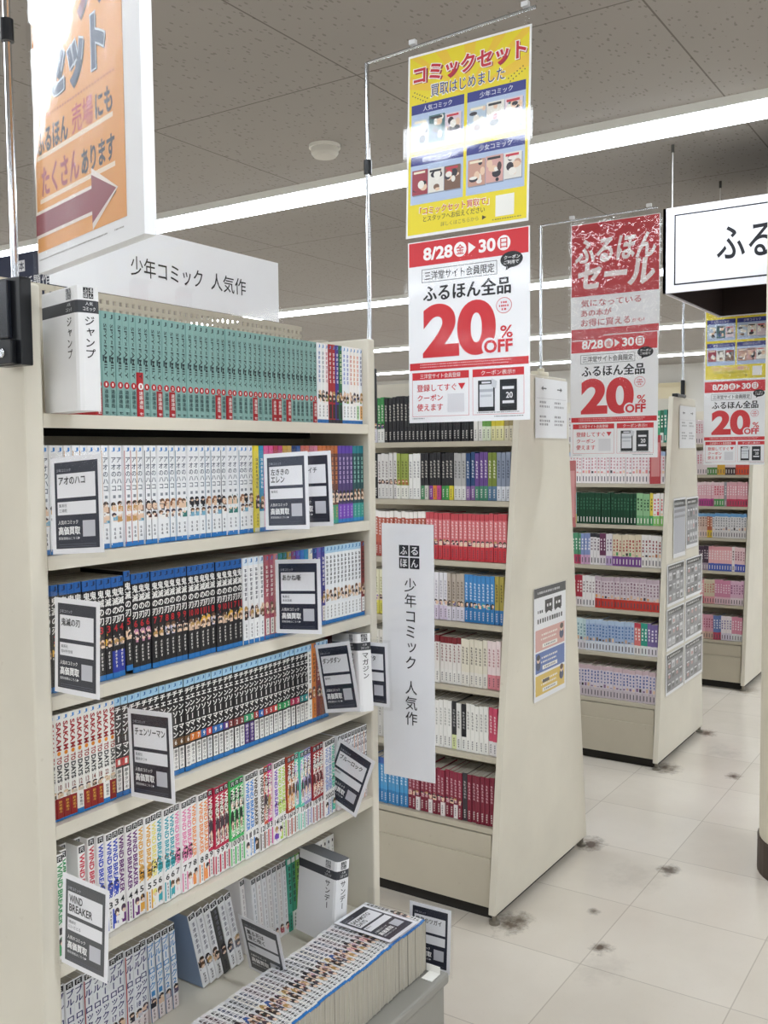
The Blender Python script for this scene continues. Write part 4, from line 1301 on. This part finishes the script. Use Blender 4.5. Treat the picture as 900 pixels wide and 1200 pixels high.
s = Sheet(.141, .605, PAPER, .001)
logo = MB()
s.vtext('少年コミック', .078, -.125, -.345, .034, INK, -.0006, .004, 3)
s.vtext('人気作', .078, -.368, -.478, .034, INK, -.0006, .004, 3)
logo_furu(s, .048, -.105, .055, -.0006)
vs_ = thing('vertical_sign', 'tall white vertical sign hung from the far upright of the front bookcase', 'sign', mw=axes((1.902, 1.263, 1.335), (0.02, -1, 0), (0, 0.012, 1)))
put('sheet', s.mesh('sheet'), vs_)
b = MB(); b.quad([(-.01, -.002, -.632), (.148, -.002, -.640), (.148, -.002, .006), (-.014, -.002, .012)], SLEEVE)
put('clear_sleeve', b, vs_)

# navy hanging sign in the next aisle
def navy():
    w, h = 1.33, .225
    s = Sheet(w, h, mat('#2f3650', .5), .02)
    X = lambda d: 1 - d / w
    for k, ch in enumerate('新本'):
        u0 = X(.510 - k * .051)
        s.R(u0, .15, u0 + .047 / w, .15 + .052 / h, '#e8eaf0')
        s.T(ch, u0 + .005 / w, .15 + .006 / h, u0 + .042 / w, .15 + .046 / h, '#2a3048', 2, .012)
    for k, ch in enumerate('最新刊・話題作'):
        u0 = X(.655 - k * .0605)
        if ch == '・':
            s.E(u0 + .028 / w, .63, .006 / w, .006 / h, '#eceef4', 2)
        else:
            s.T(ch, u0, .63 - .030 / h, u0 + .054 / w, .63 + .030 / h, '#eceef4', 2, .014)
    return s
ns = thing('hanging_sign', 'navy hanging sign with white lettering behind the chrome pole', 'sign', mw=axes((2.9, 3.50 + 1.33, 2.452), (0, -1, 0), (0, 0, 1)))
put('board', navy().mesh('board'), ns)
b = MB()
for xx in (.12, 1.03):
    b.tube([(xx, .01, 0), (xx, .01, CEIL - 2.452)], .0015, CHROME, 6)
put('wires', b, ns)

# boxed white sign hanging from the ceiling over the cross aisle
bx, by, bz0, bz1, bs = 3.855, 1.208, 2.121, 2.451, .85
bt = thing('hanging_sign', 'boxed white sign with thin black border, hanging from ceiling wires', 'sign', (bx, by - bs / 2, bz0))
DARKIN = mat('#2a1c1b', .7)
hh = bz1 - bz0
def sign_face():
    s = Sheet(bs, hh, mat('#e4e4ec', .45), .012)
    s.F(.052, .085, .948, .915, .006, INK)
    s.T('ふるほん', .245, .30, .755, .68, INK, 2, .012, 0, 5)
    return s
for ang in range(4):
    mwl = Matrix.Rotation(math.radians(90 * ang), 4, 'Z')
    s = sign_face()
    o = put('sign_face', s.mesh('sign_face'), bt)
    o.matrix_local = Matrix.Translation((bs / 2, 0, 0)) @ mwl @ axes((-bs / 2, bs / 2, hh), (0, -1, 0), (0, 0, 1))
b = MB()
i0, i1 = .013, bs - .013
for x0, x1, y0, y1 in ((i0, i0 + .006, -bs / 2 + .02, bs / 2 - .02), (i1 - .006, i1, -bs / 2 + .02, bs / 2 - .02), (i0 + .006, i1 - .006, -bs / 2 + .014, -bs / 2 + .02), (i0 + .006, i1 - .006, bs / 2 - .02, bs / 2 - .014)):
    b.box(x0, x1, y0, y1, .004, hh - .004, DARKIN)
b.box(i0, i1, -bs / 2 + .014, bs / 2 - .014, hh - .02, hh - .008, DARKIN)
put('inner_frame', b, bt)
b = MB()
for x_, y_ in ((.02, bs / 2 - .03), (.66, bs / 2 - .05), (.02, -bs / 2 + .03), (.66, -bs / 2 + .05)):
    b.tube([(x_, y_, hh - .01), (x_, y_, CEIL - bz0)], .0022, mat('#c8c8c4', .4), 8)
    b.tube([(x_, y_, CEIL - bz0 - .03), (x_, y_, CEIL - bz0)], .006, mat('#4a4844', .5), 8)
put('wires', b, bt)

# ------------------------------------------------------------------ second, third and fourth bookcases
GZ = [1.537, 1.340, 1.140, .940, .732, .522, .300]
def gondola(xc, ye, length, label, rows):
    """double sided bookcase with a tapering end panel; near face towards -x"""
    o = (xc, ye, 0)
    t = thing('aisle_bookcase', label, 'bookcase', o)
    top, base = .182, .386
    fx = lambda z: -(base + (top - base) * min(max((z - .02) / 1.73, 0), 1))
    b = MB()
    b.prism_y([(-base, .035), (base, .035), (top, 1.755), (-top, 1.755)], 0, .024, CREAM)
    bevel(put('end_panel', b, t), .003)
    b = MB(); b.prism_y([(-base, .035), (base, .035), (top, 1.755), (-top, 1.755)], length, length + .024, CREAM)
    put('end_panel', b, t)
    b = MB(); b.box(-.012, .012, .025, length - .001, .05, 1.755, CREAM); put('back_panel', b, t)
    for z in GZ:
        f = fx(z) + .004
        b = MB()
        for sg in (1, -1):
            xa, xb = sorted((sg * f, sg * (f + .012)))
            b.box(xa, xb, .026, length - .002, z - .018, z, CREAM2)
            xa, xb = sorted((sg * (f + .012), sg * -.013))
            b.box(xa, xb, .026, length - .002, z - .007, z - .001, CREAM2)
        put('shelf_board', b, t)
    b = MB()
    for sg in (1, -1):
        f = fx(.2) + .006
        xa, xb = sorted((sg * f, sg * (f + .015)))
        b.box(xa, xb, .030, length - .004, .045, .205, CREAM2)
        f = fx(.26) - .002
        xa, xb = sorted((sg * (f + .008), sg * (f + .02)))
        b.box(xa, xb, .030, length - .004, .20, .278, CREAM2)
    b.box(-base + .05, base - .05, .030, length - .004, .0, .05, GAP_SHADE)  # dark slab standing in for the shade under the bookcase
    put('kick_panel', b, t)
    for sx in (-base + .025, base - .02):
        b = MB(); b.tube([(0, 0, 0), (0, 0, .008), (0, 0, .012), (0, 0, .04)], [.018, .018, .008, .008], mat('#8a8478', .4, .6), 14)
        put('foot', b, t, (sx, .014, 0))
    return lambda z: xc + fx(z)
f2 = gondola(3.045, 1.352, 1.85, 'second cream bookcase with plain trapezoid end panel', None)
f3 = gondola(4.785, 1.386, 1.85, 'third cream bookcase, its end panel covered in grey printed sheets', None)
f4 = gondola(6.54, 1.400, 1.85, 'fourth cream bookcase of pink comics, behind the small sale poster', None)

PBM = {}
def paperback(base, tx, low=None, top=None, t=.0155, h=.172, art=None):
    h = round(h, 3)
    k = (base, tx, low, top, t, h, art)
    if k not in PBM:
        bands = []
        if low: bands.append((0.0, .30, low))
        if top: bands.append((.86, 1.0, top))
        items = [('bars', .46, .84, .55, tx, 6), ('bars', .05, .24, .42, '#4a4650' if (low or base)[1] in 'cdef' else '#e8e4e0', 4)]
        if art:
            items.append(('blob', .30, .44, [art, '#e8c9ae', '#3a3038'], sum(map(ord, str(k))) % 251, 4))
        PBM[k] = book_mesh('paperback', t, h, .112, base, bands, items, whole=True)[0]
    return PBM[k]
# each row: runs counted away from the end panel: (n, colour words, base, lettering, low band, top band, art)
ROWS2 = [
    [(2, 'tan', '#a8986a', '#4a3a20', '#e0d8c0', None, None), (3, 'yellow', '#d8c83a', '#3a3a20', '#e8e4b0', None, None), (2, 'green', '#6aa04a', '#f0f0e0', '#e0e8d0', None, None), (2, 'white', '#e8e6e2', '#5a5a60', None, None, None), (22, 'black', '#1f1f24', '#d0ccc4', None, None, None), (2, 'leaf green', '#3a8a4a', '#e8f0e0', '#e8e8e4', None, '#6a4a90'), (6, 'violet grey', '#8a8ab0', '#e8e8f0', '#d8d4e0', None, '#c88a60')],
    [(3, 'grey blue', '#8a94a8', '#303a50', '#d8dce4', None, None), (2, 'olive', '#7a8a3a', '#f0f0d8', '#5a7a9a', None, None), (3, 'violet', '#6a4a90', '#ece4f0', '#4a8a70', None, None), (2, 'dark blue', '#2a4a78', '#e0e8f0', '#8a6aa0', None, None), (3, 'silver', '#b4b4b4', '#4a4a4a', '#e0e0de', None, None), (8, 'black and colour', '#232328', '#d8d4cc', None, None, None), (3, 'white', '#ececea', '#6a6a70', None, None, None), (3, 'lime', '#9aa850', '#4a4a20', '#e8e8e0', None, '#a86a40'), (5, 'grey white', '#dcdad8', '#6a5a60', None, None, '#5a3a40'), (5, 'black', '#1f1f24', '#e0d8d0', None, None, None), (5, 'pink check', '#e4b8b4', '#3a5ab0', '#8ab4dc', '#6a8ad0', None)],
    [(19, 'coral pink', '#d8767c', '#f4e0e0', '#c83a44', '#c44a54', '#f0d0cc'), (16, 'brick striped', '#b85a48', '#f4ece8', '#a84a40', '#f0ece8', None)],
    [(2, 'amber', '#a89a4a', '#4a3a20', '#3a7ab8', None, None), (7, 'blue', '#3f86c4', '#e0ecf4', '#2f7ab8', None, '#2fa0a8'), (4, 'tan grey', '#b8aca0', '#5a4a40', '#dcd8e4', None, '#6a5a90'), (14, 'lilac white', '#e6e4ea', '#a8a4b4', '#d8cce0', None, '#8a6ab0'), (6, 'yellow white', '#e8e4c8', '#8a8a50', '#e0d860', None, '#8a6ab0')],
    [(3, 'pink white', '#ecdcdc', '#a85a64', '#d88a94', None, None), (6, 'cream', '#e6e0d0', '#4a4038', '#e8e4dc', None, None), (9, 'dark red top', '#e6e2de', '#7a1f28', '#e8e6e2', '#7a1f28', None), (6, 'bright blue', '#3f8ac4', '#d8ecf4', '#2f9aa8', None, None), (9, 'cream white', '#e4e0d8', '#5a5a58', None, None, None)],
    [(2, 'rose', '#c84a68', '#f4e0e4', '#e8e4e4', None, None), (5, 'white', '#ecebe6', '#8a8a88', None, None, None), (1, 'black', '#1f1f24', '#b0b0b0', '#e8e8e4', None, None), (1, 'pale', '#e0e0dc', '#5a5a58', None, None, None), (1, 'dark', '#2a2a2e', '#b0b0b0', '#d8e0a8', None, None), (12, 'plain white', '#ecebe8', '#a0a09c', None, None, None), (9, 'grey', '#c8c6c2', '#6a6a68', None, None, None)],
    [(6, 'wine', '#7a2236', '#d8b0b8', None, None, None), (1, 'dark grey', '#3a343a', '#b8b0b0', None, None, None), (13, 'maroon', '#8c2c42', '#dcb8c0', '#7c2438', None, '#c89aa4'), (14, 'sky blue', '#4a98cc', '#e4f0f6', '#3a80b8', '#3a62a8', None)]]
ord_shelf = ['top', 'second', 'third', 'fourth', 'fifth', 'sixth', 'lowest']
lows = ['#d8c83a', '#4aa04a', '#3a8a4a', '#c84a8a', '#e08a3a', '#8a3a9a', '#c8c8c0', '#4a8a60']
for ri, row in enumerate(ROWS2):
    y = 1.352 + .030
    cnt = 0
    fxx = f2(GZ[ri])
    for n, cw, base, tx, low, top, art in row:
        for q in range(n):
            if y > 2.02:
                break
            cnt += 1
            lw = lows[q % 8] if cw == 'black and colour' else low
            tt = .0155 if n > 1 else .018
            if cw == 'maroon' and q % 3 == 1:
                lw = '#e4dcdc'
            me = paperback(base, tx, lw, top, tt, .155 + R_.random() * .005, art)
            # spine faces -x
            mw = axes((fxx + .0175 + R_.random() * .006, y + tt / 2, GZ[ri] + .0006), (0, -1, 0), (0, 0, 1))
            put('paperback', me, mw=mw, label=f'{cw} paperback, {ordinal(cnt)} from the end panel, {ord_shelf[ri]} shelf of the second bookcase', cat='book', group=f'paperbacks on the {ord_shelf[ri]} shelf of the second bookcase')
            y += tt + .0006
# the many small books of the third and fourth bookcases
ROWS3 = [
    [(1, '#3a8a78', '#e8e8e0', None, None, None), (1, '#2a6a50', '#e8e8e0', '#d8e0d8', None, None), (1, '#3f9a70', '#e8f0e8', None, None, None), (1, '#8aa0b0', '#2a3440', '#c8d0d8', None, None), (1, '#e4e2de', '#4a4a48', None, None, None), (1, '#3a3a40', '#d8d8d4', None, None, None), (3, '#3a5a58', '#e8e8e0', '#dcdcd8', None, None), (3, '#e4e2de', '#7a7a78', None, None, None), (3, '#2a2a30', '#d8d8d4', '#d8d8d4', None, None), (20, '#d8d4d0', '#7a6a70', None, None, None)],
    [(36, '#e8e2e4', '#c08a94', '#ece6e6', '#a8c0dc', '#d88a8a')],
    [(3, '#e4e0dc', '#c84a58', '#8ac070', None, '#c84a58'), (1, '#dcc850', '#6a6a30', '#4aa060', None, None), (4, '#8ab488', '#2a4a30', '#6aa070', None, None), (19, '#173f2c', '#3a6a50', None, None, None), (2, '#9ad0d4', '#2a5a60', '#e4dc6a', None, None), (3, '#6ab8c4', '#2a5a60', None, None, None), (8, '#e0e0d8', '#6a6a60', None, None, None)],
    [(6, '#e6e2e0', '#8a3a40', None, None, '#a86a48'), (9, '#dcd0b8', '#a84a48', '#7a4a90', None, '#4a9a60'), (2, '#e0dce0', '#6a4a70', '#b8a0c8', None, None), (2, '#6a3a58', '#e0d0dc', '#d8d0d8', None, None), (3, '#e4e0e2', '#7a6a78', None, '#3a3a40', None), (3, '#8a9ac8', '#e8e8f0', '#d0a8c8', None, None), (3, '#5a9a78', '#e8f0e8', '#b84a68', None, None), (9, '#d8c0c8', '#6a5a68', None, None, None)],
    [(20, '#d8ccd2', '#8a6a7c', '#c8443c', '#c4b0bc', '#d89a60'), (4, '#ece8e8', '#9a8a90', None, None, None), (3, '#b03a4a', '#f0e0e0', '#e4dcdc', None, None), (2, '#4a8a5a', '#e4ece4', '#e4dcdc', None, None), (7, '#c8b8c8', '#7a6a80', None, None, '#d89a60')],
    [(3, '#7a6aa0', '#e8e4f0', '#e8e4ec', None, None), (2, '#3a9a88', '#e0f0ec', '#e4e8e8', None, None), (2, '#d87a78', '#f4e8e4', '#e8e4e4', '#c84a58', None), (15, '#a8bcdc', '#5a7ab0', '#dce0ea', '#b8cce4', '#8a7a6a'), (14, '#c8dce0', '#7aa0a8', '#dcd8e0', None, '#6a5a7a')],
    [(32, '#dcd4e0', '#5a68a0', '#cfc4cc', '#d0b8c0', '#8a6a90'), (5, '#e8d0d8', '#a86a80', None, None, None)]]
ROWS4 = [
    [(30, '#e8d8dc', '#c86a80', None, None, None)],
    [(5, '#d8564c', '#f4e0d8', '#e05a3a', None, None), (4, '#e4d4d8', '#a04a60', '#4a3a40', None, None), (3, '#e0b048', '#7a5a20', '#e0b048', None, None), (4, '#e6dcde', '#7a6a70', '#5a8a50', None, None), (8, '#e8dce0', '#c86a80', None, None, None)],
    [(8, '#e4a8b4', '#f4e8ea', '#c84a68', '#e0b0b8', None), (1, '#9a9aa0', '#e0e0e4', None, None, None), (4, '#ecc0c8', '#c84a68', '#5aa060', '#e8d0d4', None), (12, '#e8b8c4', '#f4e8ea', '#b84a90', '#f0d8dc', None)],
    [(13, '#dcdadc', '#8a8a90', '#d8d4d4', '#6aa0d0', '#7a6a70'), (2, '#b86a50', '#f0dcc8', '#e0c040', '#7aa8d0', None), (10, '#d8c0b4', '#8a6a60', '#e0ccc4', '#7aa8d0', None)],
    [(4, '#e8c8cc', '#a06a78', '#4a5ab8', None, None), (1, '#ece0e0', '#7a5a60', '#e8e0e0', None, None), (9, '#e8b4b8', '#f0e4e4', '#4a62b8', '#e0a0a8', None), (10, '#4a3a4a', '#d0c4cc', '#a090a0', None, None)],
    [(5, '#e0b8d0', '#8a4a78', '#ecdce4', None, None), (6, '#d890b0', '#f4e4ec', '#e8c8d4', None, None), (4, '#dcd0b8', '#c86a70', '#e8a8b0', None, None), (3, '#e8a0a8', '#f8ecec', '#c84a58', None, None), (1, '#7aa848', '#f0f4e0', None, None, None), (6, '#e4c4d0', '#a05a78', None, None, None)],
    [(4, '#d890a8', '#f4e4ec', '#e0e0e4', None, None), (4, '#ece4e8', '#7a6aa0', '#d8d0e0', None, None), (3, '#6a80b8', '#e8ecf4', '#c0506a', None, None), (5, '#e0a8bc', '#a04a68', '#d8b8a8', None, None), (3, '#a8508a', '#f0dce8', '#c88a60', None, None), (6, '#e8c0cc', '#a05a78', None, None, None)]]
far = MB()
rr = random.Random(5)
def far_row(rows, fx, y0, ylim):
    for ri, row in enumerate(rows):
        y = y0
        for n, base, tx, low, top, art in row:
            for q in range(n):
                if y > ylim:
                    break
                tt, h = .0150 + rr.random() * .001, .153 + rr.random() * .006
                x, z = fx(GZ[ri]) + .0175 + rr.random() * .006, GZ[ri] + .0006
                cuts = [(0, .3, low or base), (.3, .86, base), (.86, 1, top or base)]
                for f0, f1, c in cuts:
                    far.box(x, x + .112, y, y + tt, z + f0 * h, z + f1 * h - (.002 if f1 == 1 else 0), c)
                far.box(x + .002, x + .11, y + .001, y + tt - .001, z + h - .003, z + h - .0015, PAGES)
                def mark(f0, f1, w0, w1, c):
                    far.quad([(x - .0004, y + tt * w1, z + f0 * h), (x - .0004, y + tt * w0, z + f0 * h), (x - .0004, y + tt * w0, z + f1 * h), (x - .0004, y + tt * w1, z + f1 * h)], c)
                for e in range(4):
                    f = .46 + e * .1
                    mark(f, f + .045 + .03 * rr.random(), .25, .55 + .25 * rr.random(), tx)
                mark(.06, .22, .35, .65, '#5a5660' if (low or base)[1] in 'bcdef' else '#e0dcd8')
                if art:
                    mark(.32, .32 + .1 * rr.random() + .02, .15, .8, art if q % 2 else ['#e8c9ae', '#3a3038', '#d8b8a0'][q % 3])
                y += tt + .0006
far_row(ROWS3, f3, 1.386 + .030, 1.95)
far_row(ROWS4, f4, 1.400 + .030, 1.82)
put('distant_books', far, label='rows of small pastel paperbacks filling the third and fourth bookcases', cat='books', kind='stuff')

# ------------------------------------------------------------------ papers on the end panels
def on_end(x0, z0, x1, z1, ye, sheet_fn, name, label, cat, group=None, film=True):
    w, h = x1 - x0, z1 - z0
    t = thing(name, label, cat, group=group, mw=axes((x0, ye - .004, z1), (1, 0, 0), (0, 0, 1)))
    s = Sheet(w, h, PAPER, .001)
    sheet_fn(s)
    put('sheet', s.mesh('sheet'), t)
    if film:
        b = MB(); b.quad([(-.008, -.003, -h - .008), (w + .008, -.003, -h - .008), (w + .008, -.003, .006), (-.008, -.003, .006)], SLEEVE)
        put('clear_sleeve', b, t)
    return t
def arrows(s, small=False):
    c = '#3a3a40'
    for u, d in ((.27, -1), (.73, 1)):
        s.R(u - .06, .155, u + .06, .175, c)
        s.P([(u + d * .10, .165), (u + d * .04, .125), (u + d * .04, .205)], c, 1.5)
    s.R(.04, .33, .96, .335, '#b4b4b8')
    for u in (.12, .58):
        for v, n in ((.38, 4), (.45, 6), (.62, 4), (.69, 6), (.75, 5)):
            s.dashes(u, v, u + .32 * n / 6, v + .035, n, '#8a8a90', 2, int(v * 100))
on_end(2.958, 1.545, 3.224, 1.745, 1.352, arrows, 'paper_notice', 'white notice with two arrows at the top of the second end panel', 'notice')
on_end(4.69, 1.510, 4.962, 1.715, 1.386, arrows, 'paper_notice', 'white notice with two arrows on the third end panel', 'notice')
def info(s):
    s.R(.0, .0, 1, .085, '#34363c')
    s.dashes(.10, .035, .82, .055, 14, '#c8c8cc')
    for u0 in (.33, .62):
        s.R(u0, .12, u0 + .24, .225, '#1c1c22')
        s.P([(u0 + .02, .225), (u0 + .12, .205), (u0 + .22, .225), (u0 + .22, .245), (u0 + .12, .222), (u0 + .02, .245)], '#1c1c22')
        s.dashes(u0 + .05, .16, u0 + .2, .185, 2, '#f0f0f0', 3)
    s.dashes(.10, .20, .27, .225, 3, '#2a2a30')
    s.dashes(.09, .275, .90, .315, 11, '#2a2a30', 2, 4)
    for v0, v1, c in ((.37, .56, '#d9a8a0'), (.575, .755, '#5a76b8'), (.775, .955, '#e0bf5a')):
        s.R(.04, v0, .96, v1, c)
        s.dashes(.22, v0 + .045, .74, v0 + .062, 9, '#f4eee6', 2); s.dashes(.2, v0 + .085, .7, v0 + .10, 9, '#f4eee6', 2)
        s.R(.25, v1 - .055, .72, v1 - .02, '#f2efe8', 2)
        s.dashes(.3, v1 - .045, .66, v1 - .03, 7, '#8a8a90', 3)
    for u, v, hc in ((.86, .42, '#4a3a34'), (.12, .63, '#2a2a34'), (.86, .80, '#5a3a2a')):
        s.E(u, v + .055, .07, .045, '#3a4468', 2.4); s.E(u, v, .05, .034, '#e8c9ae', 3); s.E(u, v - .016, .055, .026, hc, 3.4)
    s.R(.25, .825, .46, .855, '#3a3430', 3)
on_end(2.946, .655, 3.213, 1.040, 1.352, info, 'info_poster', 'framed leaflet with pink, blue and yellow blocks on the second end panel', 'poster')
def listing(seed, blank=False):
    def fn(s):
        rr = random.Random(seed)
        s.R(.04, .03, .96, .93, '#7c7d82' if not blank else '#b4b6c0')
        s.R(.04, .03, .96, .15, '#4a4b52')
        s.dashes(.10, .07, .8, .11, 8, '#dcdcde', 2, seed)
        if blank:
            s.R(.04, .19, .96, .24, '#7a7a82', 2); s.R(.04, .29, .96, .33, '#8a8a92', 2)
            return
        for r in range(3):
            for c in range(4):
                g = ['#4a4a50', '#7a7a80', '#94949a', '#5e5e64', '#c8c8cc'][rr.randrange(5)]
                u, v = .09 + c * .215, .20 + r * .25
                s.R(u, v, u + .175, v + .19, g, 2)
                s.R(u + .02, v + .03, u + .15, v + .07, '#dcdce0', 3)
                s.E(u + .09, v + .12, .05, .045, ['#a8a8ae', '#3a3a40', '#c0908c'][rr.randrange(3)], 3)
    return fn
on_end(4.606, .982, 4.800, 1.268, 1.386, listing(1, True), 'printed_sheet', 'pale grey printed sheet on the third end panel, below the notice', 'printed sheet', 'printed sheets on the third end panel')
on_end(4.816, 1.010, 5.022, 1.264, 1.386, listing(2), 'printed_sheet', 'grey grid sheet beside the pale one on the third end panel', 'printed sheet', 'printed sheets on the third end panel')
xs = [(4.512, 4.790), (4.815, 5.105)]
for r in range(3):
    for c in range(2):
        z1 = .958 - r * .213
        sl = -.004 * r
        on_end(xs[c][0] + sl, z1 - .200, xs[c][1] + (.012 * r if c else 0), z1, 1.386, listing(10 + r * 2 + c), 'printed_sheet',
               f'grey grid sheet, {["upper", "middle", "lowest"][r]} row, {["shelf side", "aisle side"][c]}, on the third end panel', 'printed sheet', 'printed sheets on the third end panel')
# red dividers sticking out of shelves
def red_divider(mw, label, w=.06, h=.23):
    t = thing('red_divider', label, 'divider', mw=mw)
    b = MB(); b.box(-w / 2, w / 2, 0, .002, 0, h, mat('#b8323c', .35)); b.rect(-w * .4, h * .15, w * .4, h * .85, '#d88a8c', -.0004); put('card', b, t)
    b = MB(); b.quad([(-w / 2 - .006, -.002, -.006), (w / 2 + .006, -.002, -.006), (w / 2 + .006, -.002, h + .006), (-w / 2 - .006, -.002, h + .006)], SLEEVE); put('clear_sleeve', b, t)
red_divider(axes((f3(1.3) - .030, 1.445, 1.342), (.8, -.6, 0), (0, 0, 1)), 'red divider card sticking out of the third bookcase')
red_divider(axes((3.365, 1.398, 1.215), (1, 0, 0), (-.05, 0, 1)), 'red divider card showing at the rear edge of the second bookcase', .13, .25)
